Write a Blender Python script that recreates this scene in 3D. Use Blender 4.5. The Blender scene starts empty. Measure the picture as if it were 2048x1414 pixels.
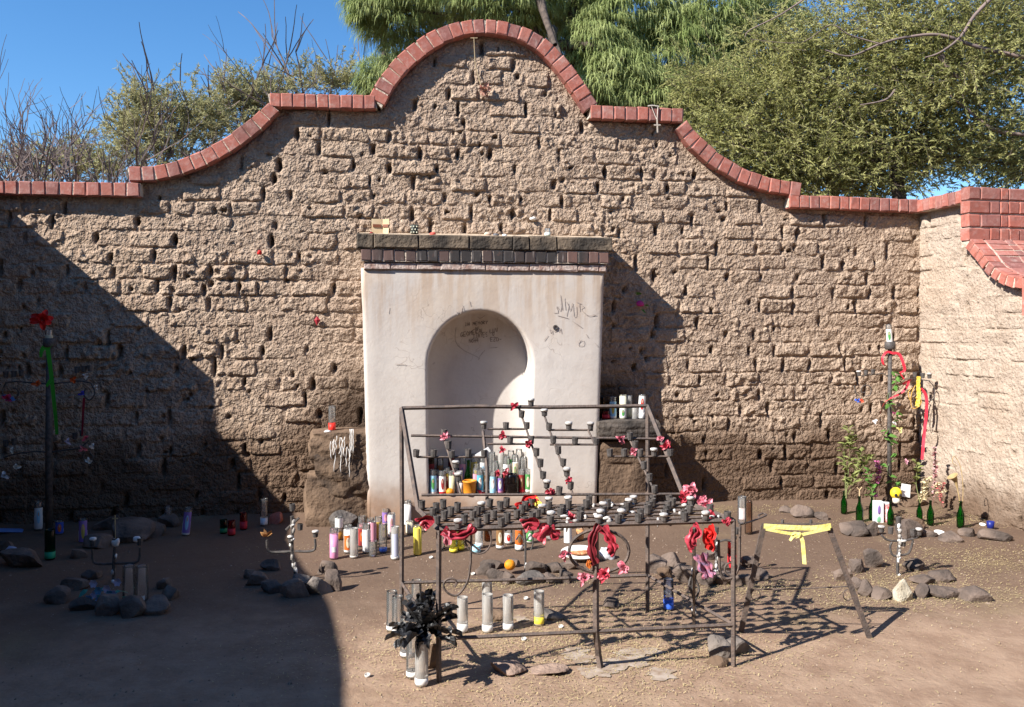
import bpy, math, random
import numpy as np
from mathutils import Vector, Matrix, Quaternion

# ------------------------------------------------------------------ camera, sky, sun
sc = bpy.context.scene
F = 1660.0; HOR = 657.0; HC = 1.62; YAW = math.radians(8.03)
CAM = Vector((-7.32*math.sin(YAW), -7.32*math.cos(YAW), HC))
FWD = Vector((math.sin(YAW), math.cos(YAW), 0)); RGT = Vector((math.cos(YAW), -math.sin(YAW), 0)); UP = Vector((0, 0, 1))
cd = bpy.data.cameras.new('camera'); cam = bpy.data.objects.new('camera', cd)
sc.collection.objects.link(cam); sc.camera = cam
cam.location = CAM; cam.rotation_euler = (math.pi/2, 0, -YAW)
cd.sensor_width = 36; cd.lens = F/2048*36; cd.shift_y = -(707-HOR)/2048; cd.clip_end = 1000; cd.clip_start = 0.05

SUN_EL = math.radians(38); SX, SY = .891, .454            # horizontal travel direction of the light
w = bpy.data.worlds.new('World'); sc.world = w; w.use_nodes = True
nt = w.node_tree; bg = nt.nodes['Background']
sky = nt.nodes.new('ShaderNodeTexSky'); sky.sky_type = 'NISHITA'; sky.sun_disc = False
sky.sun_elevation = SUN_EL; sky.sun_rotation = math.atan2(-SX, -SY)
sky.air_density = 1.0; sky.dust_density = 0.0; sky.ozone_density = 5.0
hs = nt.nodes.new('ShaderNodeHueSaturation'); hs.inputs['Saturation'].default_value = 1.18
nt.links.new(sky.outputs[0], hs.inputs['Color']); nt.links.new(hs.outputs[0], bg.inputs[0]); bg.inputs[1].default_value = 0.094
sd = bpy.data.lights.new('sun', 'SUN'); sd.energy = 5.0; sd.angle = math.radians(0.5); sd.color = (1.0, .95, .88)
so = bpy.data.objects.new('sun', sd); sc.collection.objects.link(so)
LDIR = Vector((SX*math.cos(SUN_EL), SY*math.cos(SUN_EL), -math.sin(SUN_EL)))
so.rotation_euler = LDIR.to_track_quat('-Z', 'Y').to_euler(); so.location = (-8, -6, 8)
sc.view_settings.view_transform = 'Standard'; sc.view_settings.look = 'None'
sc.view_settings.exposure = 1.05; sc.view_settings.gamma = 1.0
sc.render.engine = 'CYCLES'
sc.cycles.transparent_max_bounces = 16; sc.cycles.max_bounces = 6

# ------------------------------------------------------------------ pixel -> place
def ray(x, y): return FWD + RGT*((x-1024)/F) + UP*((HOR-y)/F)
def G(x, y, z=0.0):                      # on a level surface
    d = ray(x, y); return CAM + d*((z-HC)/d.z)
def W(x, y, Y=0.0):                      # on a plane parallel to the shrine wall
    d = ray(x, y); return CAM + d*((Y-CAM.y)/d.y)
def PL(x, y, p0, n):                     # on any plane
    d = ray(x, y); return CAM + d*((p0-CAM).dot(n)/d.dot(n))
def AT(x, y, ref):                       # at the camera depth of a known point
    t = (ref-CAM).dot(FWD); return CAM + ray(x, y)*t
def depth(p): return (p-CAM).dot(FWD)
def px(p):
    v = p-CAM; t = v.dot(FWD); return (1024+F*v.dot(RGT)/t, HOR-F*v.z/t)

# ------------------------------------------------------------------ noise
RNG = np.random.RandomState(7); random.seed(7)
LAT = RNG.rand(256, 256)
def vnoise(x, y):
    x = np.asarray(x, float); y = np.asarray(y, float)
    xi = np.floor(x).astype(int); yi = np.floor(y).astype(int); fx = x-xi; fy = y-yi
    fx = fx*fx*(3-2*fx); fy = fy*fy*(3-2*fy)
    a = LAT[xi % 256, yi % 256]; b = LAT[(xi+1) % 256, yi % 256]; c = LAT[xi % 256, (yi+1) % 256]; d = LAT[(xi+1) % 256, (yi+1) % 256]
    return (a*(1-fx)+b*fx)*(1-fy)+(c*(1-fx)+d*fx)*fy
def fbm(x, y, o=3):
    s = 0; a = .5
    for i in range(o): s = s+a*(vnoise(np.asarray(x)*2**i+17.3*i, np.asarray(y)*2**i+9.1*i)-.5)*2; a *= .5
    return s
rnd = random.uniform

# ------------------------------------------------------------------ materials
MATS = {}
def mat(name, col, rough=.85, col2=None, scale=8., bump=0., bscale=40., spec=.3, metal=0., detail=4.):
    if name in MATS: return MATS[name]
    m = bpy.data.materials.new(name); m.use_nodes = True; n = m.node_tree.nodes; l = m.node_tree.links
    b = n['Principled BSDF']; b.inputs['Roughness'].default_value = rough
    b.inputs['Specular IOR Level'].default_value = spec; b.inputs['Metallic'].default_value = metal
    b.inputs['Base Color'].default_value = (*col, 1)
    if col2 is not None or bump:
        tc = n.new('ShaderNodeNewGeometry')
    if col2 is not None:
        nz = n.new('ShaderNodeTexNoise'); nz.inputs['Scale'].default_value = scale; nz.inputs['Detail'].default_value = detail
        l.new(tc.outputs['Position'], nz.inputs['Vector'])
        r = n.new('ShaderNodeValToRGB'); r.color_ramp.elements[0].position = .36; r.color_ramp.elements[1].position = .64
        r.color_ramp.elements[0].color = (*col, 1); r.color_ramp.elements[1].color = (*col2, 1)
        l.new(nz.outputs['Fac'], r.inputs[0]); l.new(r.outputs[0], b.inputs['Base Color'])
    if bump:
        nb = n.new('ShaderNodeTexNoise'); nb.inputs['Scale'].default_value = bscale; nb.inputs['Detail'].default_value = 4
        l.new(tc.outputs['Position'], nb.inputs['Vector'])
        bp = n.new('ShaderNodeBump'); bp.inputs['Strength'].default_value = bump; bp.inputs['Distance'].default_value = .02
        l.new(nb.outputs['Fac'], bp.inputs['Height']); l.new(bp.outputs[0], b.inputs['Normal'])
    MATS[name] = m; return m
def leafmat(name, c1, c2, scale=1.2, trans=.35):
    if name in MATS: return MATS[name]
    m = bpy.data.materials.new(name); m.use_nodes = True; n = m.node_tree.nodes; l = m.node_tree.links
    n.remove(n['Principled BSDF']); out = n['Material Output']
    g = n.new('ShaderNodeNewGeometry'); nz = n.new('ShaderNodeTexNoise'); nz.inputs['Scale'].default_value = scale; nz.inputs['Detail'].default_value = 5
    nz.inputs['Roughness'].default_value = .7
    l.new(g.outputs['Position'], nz.inputs['Vector'])
    r = n.new('ShaderNodeValToRGB'); r.color_ramp.elements[0].position = .35; r.color_ramp.elements[1].position = .65
    r.color_ramp.elements[0].color = (*c1, 1); r.color_ramp.elements[1].color = (*c2, 1); l.new(nz.outputs['Fac'], r.inputs[0])
    d = n.new('ShaderNodeBsdfDiffuse'); t = n.new('ShaderNodeBsdfTranslucent'); mx = n.new('ShaderNodeMixShader'); mx.inputs[0].default_value = trans
    l.new(r.outputs[0], d.inputs[0]); l.new(r.outputs[0], t.inputs[0]); l.new(d.outputs[0], mx.inputs[1]); l.new(t.outputs[0], mx.inputs[2]); l.new(mx.outputs[0], out.inputs[0])
    MATS[name] = m; return m
def glassmat(name, tint, milky=0., milk=(.8, .8, .78)):
    if name in MATS: return MATS[name]
    m = bpy.data.materials.new(name); m.use_nodes = True; n = m.node_tree.nodes; l = m.node_tree.links
    n.remove(n['Principled BSDF']); out = n['Material Output']
    t = n.new('ShaderNodeBsdfTransparent'); t.inputs[0].default_value = (*tint, 1)
    gl = n.new('ShaderNodeBsdfGlossy'); gl.inputs['Roughness'].default_value = .08
    fr = n.new('ShaderNodeFresnel'); fr.inputs[0].default_value = 1.5
    d0 = n.new('ShaderNodeBsdfDiffuse'); d0.inputs[0].default_value = (*milk, 1); d1 = n.new('ShaderNodeBsdfTranslucent'); d1.inputs[0].default_value = (*milk, 1)
    d = n.new('ShaderNodeMixShader'); d.inputs[0].default_value = .5; l.new(d0.outputs[0], d.inputs[1]); l.new(d1.outputs[0], d.inputs[2])
    a = n.new('ShaderNodeMixShader'); a.inputs[0].default_value = milky; l.new(t.outputs[0], a.inputs[1]); l.new(d.outputs[0], a.inputs[2])
    b = n.new('ShaderNodeMixShader'); l.new(fr.outputs[0], b.inputs[0]); l.new(a.outputs[0], b.inputs[1]); l.new(gl.outputs[0], b.inputs[2])
    l.new(b.outputs[0], out.inputs[0]); MATS[name] = m; return m

def node_setup(name):
    m = bpy.data.materials.new(name); m.use_nodes = True
    MATS[name] = m
    return m, m.node_tree.nodes, m.node_tree.links
def N_noise(n, l, vec, scale, detail=5, rough=.6):
    z = n.new('ShaderNodeTexNoise'); z.inputs['Scale'].default_value = scale; z.inputs['Detail'].default_value = detail; z.inputs['Roughness'].default_value = rough
    l.new(vec, z.inputs['Vector']); return z.outputs['Fac']
def N_math(n, l, op, a, b=0., clamp=False):
    z = n.new('ShaderNodeMath'); z.operation = op; z.use_clamp = clamp
    for i, v in enumerate((a, b)):
        if isinstance(v, (int, float)): z.inputs[i].default_value = v
        else: l.new(v, z.inputs[i])
    return z.outputs[0]
def N_mix(n, l, f, a, b):
    z = n.new('ShaderNodeMix'); z.data_type = 'RGBA'
    if isinstance(f, (int, float)): z.inputs[0].default_value = f
    else: l.new(f, z.inputs[0])
    for i, v in ((6, a), (7, b)):
        if isinstance(v, tuple): z.inputs[i].default_value = (*v, 1)
        else: l.new(v, z.inputs[i])
    return z.outputs[2]
def N_map(n, l, v, a, b, c=0., d=1.):
    z = n.new('ShaderNodeMapRange'); z.interpolation_type = 'SMOOTHSTEP'
    z.inputs[1].default_value = a; z.inputs[2].default_value = b; z.inputs[3].default_value = c; z.inputs[4].default_value = d
    l.new(v, z.inputs[0]); return z.outputs[0]

def adobe_mat(name, c1, c2, low=.70, bd=.036):
    m, n, l = node_setup(name); b = n['Principled BSDF']; b.inputs['Roughness'].default_value = .95; b.inputs['Specular IOR Level'].default_value = .1
    g = n.new('ShaderNodeNewGeometry'); P = g.outputs['Position']
    sx = n.new('ShaderNodeSeparateXYZ'); l.new(P, sx.inputs[0]); X, Z = sx.outputs[0], sx.outputs[2]
    n1 = N_noise(n, l, P, 1.1, 4); n2 = N_noise(n, l, P, 7., 5); n3 = N_noise(n, l, P, 42., 3, .65)
    c = N_mix(n, l, N_map(n, l, n2, .3, .7), c1, c2)
    c = N_mix(n, l, N_map(n, l, n1, .45, .72, 0, .35), c, (.40, .285, .195))
    c = N_mix(n, l, N_map(n, l, n3, .5, .7, 0, .55), c, (.51, .405, .315))
    c = N_mix(n, l, N_map(n, l, n3, .28, .46, .6, 0), c, (.20, .14, .095))
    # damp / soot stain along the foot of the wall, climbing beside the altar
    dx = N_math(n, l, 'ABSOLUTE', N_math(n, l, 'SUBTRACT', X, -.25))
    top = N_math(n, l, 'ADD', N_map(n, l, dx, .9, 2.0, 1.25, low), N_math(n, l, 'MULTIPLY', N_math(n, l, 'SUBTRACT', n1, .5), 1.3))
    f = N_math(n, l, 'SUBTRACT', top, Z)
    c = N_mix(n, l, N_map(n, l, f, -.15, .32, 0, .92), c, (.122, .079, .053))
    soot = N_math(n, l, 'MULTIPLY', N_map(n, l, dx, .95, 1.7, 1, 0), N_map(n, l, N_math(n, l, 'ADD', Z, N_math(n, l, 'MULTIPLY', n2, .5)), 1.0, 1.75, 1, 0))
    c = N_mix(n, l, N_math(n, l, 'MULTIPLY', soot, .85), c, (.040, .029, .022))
    l.new(c, b.inputs['Base Color'])
    h = N_math(n, l, 'ADD', N_math(n, l, 'MULTIPLY', N_noise(n, l, P, 44., 2, .6), .7), N_noise(n, l, P, 21., 2, .6))
    bp = n.new('ShaderNodeBump'); bp.inputs['Strength'].default_value = 1.; bp.inputs['Distance'].default_value = bd
    l.new(h, bp.inputs['Height']); l.new(bp.outputs[0], b.inputs['Normal']); return m

def brick_mat():
    m, n, l = node_setup('red_brick'); b = n['Principled BSDF']; b.inputs['Roughness'].default_value = .85; b.inputs['Specular IOR Level'].default_value = .25
    g = n.new('ShaderNodeNewGeometry'); P = g.outputs['Position']; o = n.new('ShaderNodeObjectInfo'); R = o.outputs['Random']
    ra = n.new('ShaderNodeValToRGB'); e = ra.color_ramp.elements
    e[0].color = (.20, .075, .064, 1); e[1].color = (.40, .125, .082, 1)
    for p, cc in ((.3, (.33, .092, .062, 1)), (.65, (.40, .115, .078, 1)), (.85, (.29, .11, .09, 1))):
        q = e.new(p); q.color = cc
    l.new(R, ra.inputs[0])
    n1 = N_noise(n, l, P, 22., 5, .7); n2 = N_noise(n, l, P, 9., 4)
    c = N_mix(n, l, N_map(n, l, n1, .42, .75, .12, .6), ra.outputs[0], (.47, .27, .235))
    c = N_mix(n, l, N_map(n, l, n2, .3, .46, .45, 0), c, (.13, .055, .045))
    c = N_mix(n, l, N_map(n, l, N_noise(n, l, P, 14., 6, .75), .52, .78, 0, .6), c, (.50, .41, .36))
    c = N_mix(n, l, N_map(n, l, N_noise(n, l, P, 3., 4, .6), .5, .75, 0, .18), c, (.20, .13, .10))
    l.new(c, b.inputs['Base Color'])
    bp = n.new('ShaderNodeBump'); bp.inputs['Strength'].default_value = .5; bp.inputs['Distance'].default_value = .008
    l.new(n1, bp.inputs['Height']); l.new(bp.outputs[0], b.inputs['Normal']); return m

def ground_mat():
    m, n, l = node_setup('dirt'); b = n['Principled BSDF']; b.inputs['Roughness'].default_value = .95; b.inputs['Specular IOR Level'].default_value = .12
    g = n.new('ShaderNodeNewGeometry'); P = g.outputs['Position']; sx = n.new('ShaderNodeSeparateXYZ'); l.new(P, sx.inputs[0]); X, Y = sx.outputs[0], sx.outputs[1]
    n1 = N_noise(n, l, P, .9, 5); n2 = N_noise(n, l, P, 5., 6, .65); n3 = N_noise(n, l, P, 55., 4, .75)
    c = N_mix(n, l, N_map(n, l, n2, .3, .7), (.232, .151, .104), (.335, .233, .164))
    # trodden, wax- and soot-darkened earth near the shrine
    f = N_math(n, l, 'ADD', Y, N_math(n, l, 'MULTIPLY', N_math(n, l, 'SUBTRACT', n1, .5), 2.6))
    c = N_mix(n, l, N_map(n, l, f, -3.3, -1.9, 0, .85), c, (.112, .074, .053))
    c = N_mix(n, l, N_map(n, l, n3, .58, .78, 0, .5), c, (.44, .36, .28))
    c = N_mix(n, l, N_map(n, l, n3, .22, .4, .5, 0), c, (.11, .075, .055))
    c = N_mix(n, l, N_map(n, l, n1, .55, .75, 0, .3), c, (.33, .26, .14))
    l.new(c, b.inputs['Base Color'])
    h = N_math(n, l, 'ADD', N_math(n, l, 'MULTIPLY', n3, .5), N_math(n, l, 'MULTIPLY', N_noise(n, l, P, 22., 5), 1.0))
    bp = n.new('ShaderNodeBump'); bp.inputs['Strength'].default_value = .6; bp.inputs['Distance'].default_value = .012
    l.new(h, bp.inputs['Height']); l.new(bp.outputs[0], b.inputs['Normal']); return m

def stucco_mat():
    m, n, l = node_setup('stucco'); b = n['Principled BSDF']; b.inputs['Roughness'].default_value = .9; b.inputs['Specular IOR Level'].default_value = .15
    g = n.new('ShaderNodeNewGeometry'); P = g.outputs['Position']; sx = n.new('ShaderNodeSeparateXYZ'); l.new(P, sx.inputs[0]); X, Z = sx.outputs[0], sx.outputs[2]
    n1 = N_noise(n, l, P, 2.2, 5); n2 = N_noise(n, l, P, 12., 5)
    mp = n.new('ShaderNodeMapping'); mp.inputs['Scale'].default_value = (9, 9, .8); l.new(P, mp.inputs[0]); st = N_noise(n, l, mp.outputs[0], 1.6, 4, .6)
    c = N_mix(n, l, N_map(n, l, n1, .3, .7), (.52, .468, .425), (.60, .555, .515))
    # run-off streaks below the cornice, and grime at the foot
    up = N_map(n, l, Z, 1.30, 2.1)
    c = N_mix(n, l, N_math(n, l, 'MULTIPLY', up, N_map(n, l, st, .40, .62, 0, .75)), c, (.40, .275, .185))
    c = N_mix(n, l, N_math(n, l, 'MULTIPLY', up, N_map(n, l, n1, .35, .65, 0, .75)), c, (.48, .37, .28))
    lo = N_math(n, l, 'ADD', Z, N_math(n, l, 'MULTIPLY', n1, .35))
    c = N_mix(n, l, N_map(n, l, lo, .30, .60, .9, 0), c, (.31, .19, .12))
    c = N_mix(n, l, N_map(n, l, n2, .55, .8, 0, .4), c, (.44, .36, .31))
    c = N_mix(n, l, N_map(n, l, N_noise(n, l, P, 1.1, 4), .42, .7, 0, .45), c, (.57, .49, .41))
    vo = n.new('ShaderNodeTexVoronoi'); vo.feature = 'DISTANCE_TO_EDGE'; vo.inputs['Scale'].default_value = 2.1
    wv = n.new('ShaderNodeVectorMath'); wv.operation = 'ADD'; l.new(P, wv.inputs[0]); nv_ = n.new('ShaderNodeTexNoise'); nv_.inputs['Scale'].default_value = 5.; l.new(P, nv_.inputs['Vector']); l.new(nv_.outputs['Color'], wv.inputs[1]); l.new(wv.outputs[0], vo.inputs['Vector'])
    c = N_mix(n, l, N_math(n, l, 'MULTIPLY', N_map(n, l, vo.outputs['Distance'], 0, .012, .55, 0), N_map(n, l, n1, .5, .62)), c, (.25, .19, .16))
    l.new(c, b.inputs['Base Color'])
    bp = n.new('ShaderNodeBump'); bp.inputs['Strength'].default_value = .3; bp.inputs['Distance'].default_value = .01
    l.new(N_math(n, l, 'ADD', n2, N_math(n, l, 'MULTIPLY', N_noise(n, l, P, 40., 3), .3)), bp.inputs['Height']); l.new(bp.outputs[0], b.inputs['Normal']); return m

def charred_brick_mat():
    m, n, l = node_setup('sooty_brick'); b = n['Principled BSDF']; b.inputs['Roughness'].default_value = .8
    g = n.new('ShaderNodeNewGeometry'); P = g.outputs['Position']; o = n.new('ShaderNodeObjectInfo'); R = o.outputs['Random']
    n1 = N_noise(n, l, P, 14., 5, .7); mp = n.new('ShaderNodeMapping'); mp.inputs['Scale'].default_value = (30, 30, 4); l.new(P, mp.inputs[0]); st = N_noise(n, l, mp.outputs[0], 1., 3)
    sx = n.new('ShaderNodeSeparateXYZ'); l.new(P, sx.inputs[0])
    mid = N_map(n, l, N_math(n, l, 'ABSOLUTE', N_math(n, l, 'SUBTRACT', sx.outputs[0], -.35)), .6, 1.1, 1.05, .3)
    k = N_math(n, l, 'ADD', mid, N_math(n, l, 'MULTIPLY', N_math(n, l, 'SUBTRACT', R, .5), .8), True)
    c = N_mix(n, l, k, (.22, .115, .092), (.032, .026, .025))
    c = N_mix(n, l, N_map(n, l, st, .58, .75, 0, .45), c, (.42, .36, .33))
    c = N_mix(n, l, N_map(n, l, n1, .58, .75, 0, .35), c, (.30, .13, .08))
    l.new(c, b.inputs['Base Color'])
    bp = n.new('ShaderNodeBump'); bp.inputs['Strength'].default_value = .4; bp.inputs['Distance'].default_value = .008
    l.new(n1, bp.inputs['Height']); l.new(bp.outputs[0], b.inputs['Normal']); return m

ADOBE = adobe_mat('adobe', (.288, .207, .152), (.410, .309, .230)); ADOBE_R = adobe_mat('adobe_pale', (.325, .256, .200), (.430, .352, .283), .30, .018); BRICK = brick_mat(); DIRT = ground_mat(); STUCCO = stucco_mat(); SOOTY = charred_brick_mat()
MUDWALL = mat('mud_wall', (.16, .105, .07), .95, (.24, .16, .11), 3, .5, 30)
MORTAR = mat('mortar', (.42, .33, .25), .95, (.58, .49, .40), 20, .5, 60)
MOSSY = mat('mossy_brick', (.045, .037, .030), .92, (.17, .128, .090), 6, .9, 30)
STEEL = mat('rusty_steel', (.075, .060, .054), .72, (.135, .098, .080), 30, .3, 90, .35)
CUPM = mat('cup_steel', (.050, .045, .043), .65, (.10, .085, .078), 40, .2, 90, .4)
WAX = mat('white_wax', (.72, .70, .67), .45, None, 1, 0, 1, .4)
STONE = mat('basalt', (.070, .055, .047), .9, (.175, .130, .105), 7, .6, 35)
STONE2 = mat('grey_basalt', (.10, .088, .080), .9, (.22, .185, .16), 6, .6, 35)
PALE = mat('pale_stone', (.33, .28, .20), .9, (.52, .47, .37), 9, .7, 30)
ROSE = mat('red_satin', (.30, .012, .028), .45, (.50, .06, .09), 55, 0, 1, .5)
PINK = mat('faded_pink_satin', (.46, .085, .13), .45, (.60, .24, .29), 45, 0, 1, .5)
RED = mat('bright_red_cloth', (.62, .020, .016), .6, (.50, .012, .012), 20)
YEL = mat('yellow_ribbon', (.76, .69, .26), .6, (.66, .57, .16), 22, .35, 60)
GREENR = mat('green_ribbon', (.05, .42, .03), .6)
BLACKLEAF = mat('black_leaf', (.010, .010, .011), .45, (.025, .025, .027), 20, .3, 60, .5)
BARK = mat('bark', (.055, .043, .036), .95, (.12, .09, .072), 14, .5, 40)
TWIG = mat('grey_twig', (.15, .115, .105), .95, (.23, .17, .15), 6)
CLEAR = glassmat('clear_glass', (.985, .987, .985), .13, (.97, .97, .95))
FROST = glassmat('frosted_glass', (.985, .98, .97), .46, (.97, .95, .91))
GREENG = glassmat('green_glass', (.05, .42, .06), .05, (.02, .25, .03))
DARKGREEN = glassmat('dark_green_glass', (.02, .30, .10), .1, (.01, .12, .05))
REDG = glassmat('red_glass', (.72, .03, .04), .25, (.45, .01, .015))
YELG = glassmat('yellow_glass', (.80, .78, .35), .25, (.68, .64, .10))
BLUEG = glassmat('blue_glass', (.80, .86, .97), .08, (.5, .6, .85))
AMBER = glassmat('amber_glass', (.42, .16, .03), .1, (.2, .07, .01))
def flat(r, g, b, rough=.6):
    k = 'paint_%02x%02x%02x' % (int(r*255), int(g*255), int(b*255)); return mat(k, (r, g, b), rough)

# ------------------------------------------------------------------ mesh builder
class MB:
    def __init__(s): s.v = []; s.f = []
    def add(s, vs, fs):
        o = len(s.v); s.v.extend([tuple(p) for p in vs]); s.f.extend([tuple(i+o for i in q) for q in fs]); return s
    def box(s, c, sx, sy, sz, M=None, jit=0., taper=0.):
        vs = []
        for z in (-.5, .5):
            for x, y in ((-.5, -.5), (.5, -.5), (.5, .5), (-.5, .5)):
                k = 1-taper*(z+.5); p = Vector((x*sx*k+rnd(-jit, jit), y*sy*k+rnd(-jit, jit), z*sz+rnd(-jit, jit)))
                vs.append((M @ p if M else p)+Vector(c))
        return s.add(vs, [(0, 3, 2, 1), (4, 5, 6, 7), (0, 1, 5, 4), (1, 2, 6, 5), (2, 3, 7, 6), (3, 0, 4, 7)])
    def tube(s, pts, r, n=6, cap=True, flatten=None):
        pts = [Vector(p) for p in pts]; m = len(pts); rs = r if isinstance(r, (list, tuple)) else [r]*m
        ref = None; vs = []
        for i in range(m):
            t = (pts[min(i+1, m-1)]-pts[max(i-1, 0)]);
            if t.length < 1e-9: t = Vector((0, 0, 1))
            t.normalize()
            if ref is None:
                ref = t.orthogonal().normalized() if abs(t.z) < .99 or True else Vector((1, 0, 0))
            ref = (ref-t*ref.dot(t));
            if ref.length < 1e-6: ref = t.orthogonal()
            ref.normalize(); b = t.cross(ref)
            for k in range(n):
                a = 2*math.pi*(k+.5)/n; vs.append(pts[i]+(ref*math.cos(a)+b*math.sin(a))*rs[i])
        fs = []
        for i in range(m-1):
            for k in range(n):
                k2 = (k+1) % n; fs.append((i*n+k, i*n+k2, (i+1)*n+k2, (i+1)*n+k))
        if cap: fs.append(tuple(range(n-1, -1, -1))); fs.append(tuple((m-1)*n+k for k in range(n)))
        return s.add(vs, fs)
    def bar(s, a, b, wdt, thk, side=None):             # rectangular bar between two points
        a = Vector(a); b = Vector(b); t = (b-a).normalized(); sd_ = (side or RGT); sd_ = (sd_-t*sd_.dot(t)).normalized(); nn = t.cross(sd_)
        vs = []
        for p in (a, b):
            for i, j in ((-1, -1), (1, -1), (1, 1), (-1, 1)): vs.append(p+sd_*(i*wdt/2)+nn*(j*thk/2))
        return s.add(vs, [(0, 3, 2, 1), (4, 5, 6, 7), (0, 1, 5, 4), (1, 2, 6, 5), (2, 3, 7, 6), (3, 0, 4, 7)])
    def lathe(s, prof, n=14, o=(0, 0, 0), M=None, a0=0., a1=2*math.pi):
        o = Vector(o); full = abs(a1-a0-2*math.pi) < 1e-6; k_ = n if full else n+1; vs = []
        for r, z in prof:
            for k in range(k_):
                a = a0+(a1-a0)*k/n; p = Vector((r*math.cos(a), r*math.sin(a), z)); vs.append((M @ p if M else p)+o)
        fs = []
        for i in range(len(prof)-1):
            for k in range(n):
                k2 = (k+1) % k_; fs.append((i*k_+k, i*k_+k2, (i+1)*k_+k2, (i+1)*k_+k))
        return s.add(vs, fs)
    def strip(s, pts, wid, side=None, twist=0., thick=0.):          # ribbon along a path
        pts = [Vector(p) for p in pts]; m = len(pts); vs = []; ws = wid if isinstance(wid, (list, tuple)) else [wid]*m
        for i in range(m):
            t = (pts[min(i+1, m-1)]-pts[max(i-1, 0)]).normalized(); sd_ = (side or FWD.cross(t))
            sd_ = sd_-t*sd_.dot(t)
            if sd_.length < 1e-5: sd_ = t.orthogonal()
            sd_.normalize(); q = Quaternion(t, twist*i/(m-1)); sd_ = q @ sd_
            vs += [pts[i]-sd_*ws[i]/2, pts[i]+sd_*ws[i]/2]
        return s.add(vs, [(2*i, 2*i+1, 2*i+3, 2*i+2) for i in range(m-1)])
    def blob(s, c, rx, ry, rz, amp=.12, sub=2, box=0., M=None, seed=0, cuts=0):
        vs, fs = ICO[sub]; r = np.random.RandomState(seed); off = r.rand(3)*50
        p = vs.copy()
        if box: p = np.sign(p)*np.abs(p)**(1-box*.5); 
        d = 1+amp*fbm(vs[:, 0]*1.4+off[0]+vs[:, 2]*.9, vs[:, 1]*1.4+off[1]-vs[:, 2]*1.1, 3)*1.6
        p = p*d[:, None]
        for k in range(cuts):
            nn = r.randn(3); nn /= np.linalg.norm(nn); q = p @ nn; lim = r.uniform(.50, .80); p = p-np.outer(np.clip(q-lim, 0, None)*.93, nn)
        p = p*np.array([rx, ry, rz])*(1.18 if cuts else 1)
        out = []
        for q in p: v = Vector(q); out.append((M @ v if M else v)+Vector(c))
        return s.add(out, fs)
    def data(s, name, o=(0, 0, 0), smooth=False):
        me = bpy.data.meshes.new(name); ox, oy, oz = o
        me.from_pydata([(a-ox, b-oy, c-oz) for a, b, c in s.v], [], s.f)
        if smooth: me.polygons.foreach_set('use_smooth', [True]*len(me.polygons))
        me.update(); return me
def _ico():
    import bmesh; out = {}
    for k in (1, 2, 3):
        bm = bmesh.new(); bmesh.ops.create_icosphere(bm, subdivisions=k, radius=1)
        out[k] = (np.array([v.co[:] for v in bm.verts]), [tuple(v.index for v in f.verts) for f in bm.faces]); bm.free()
    return out
ICO = _ico()
ORG = {}
def link(o, parent=None, loc=(0, 0, 0)):
    sc.collection.objects.link(o); ORG[o.name] = Vector(loc)
    if parent is not None: o.parent = parent; o.location = Vector(loc)-ORG[parent.name]
    else: o.location = loc
    return o
def thing(name, label, cat, loc, group=None):
    o = bpy.data.objects.new(name, None); o.empty_display_size = .05; link(o, None, loc); tag(o, label, cat, group); return o
def tag(o, label, cat, group=None):
    o['label'] = label; o['category'] = cat
    if group: o['group'] = group
    return o
def part(name, mb, m, parent, smooth=False, label=None):
    o = ORG[parent.name]; me = mb.data(name, o, smooth); me.materials.append(m)
    ob = bpy.data.objects.new(name, me); link(ob, parent, o)
    if label: ob['label'] = label
    return ob
def solo(name, mb, m, label, cat, loc, group=None, smooth=False):
    me = mb.data(name, loc, smooth); me.materials.append(m); ob = bpy.data.objects.new(name, me); link(ob, None, loc); return tag(ob, label, cat, group)
def struct(name, mb, m, smooth=False):
    me = mb.data(name, (0, 0, 0), smooth); me.materials.append(m); ob = bpy.data.objects.new(name, me); link(ob); ob['kind'] = 'structure'; return ob
def spline(pts, n=6):                                  # Catmull-Rom through points
    pts = [Vector(p) for p in pts]; out = []
    for i in range(len(pts)-1):
        p0 = pts[max(i-1, 0)]; p1 = pts[i]; p2 = pts[i+1]; p3 = pts[min(i+2, len(pts)-1)]
        for k in range(n):
            t = k/n; out.append(.5*((2*p1)+(p2-p0)*t+(2*p0-5*p1+4*p2-p3)*t*t+(3*p1-p0-3*p2+p3)*t**3))
    out.append(pts[-1]); return out
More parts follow.
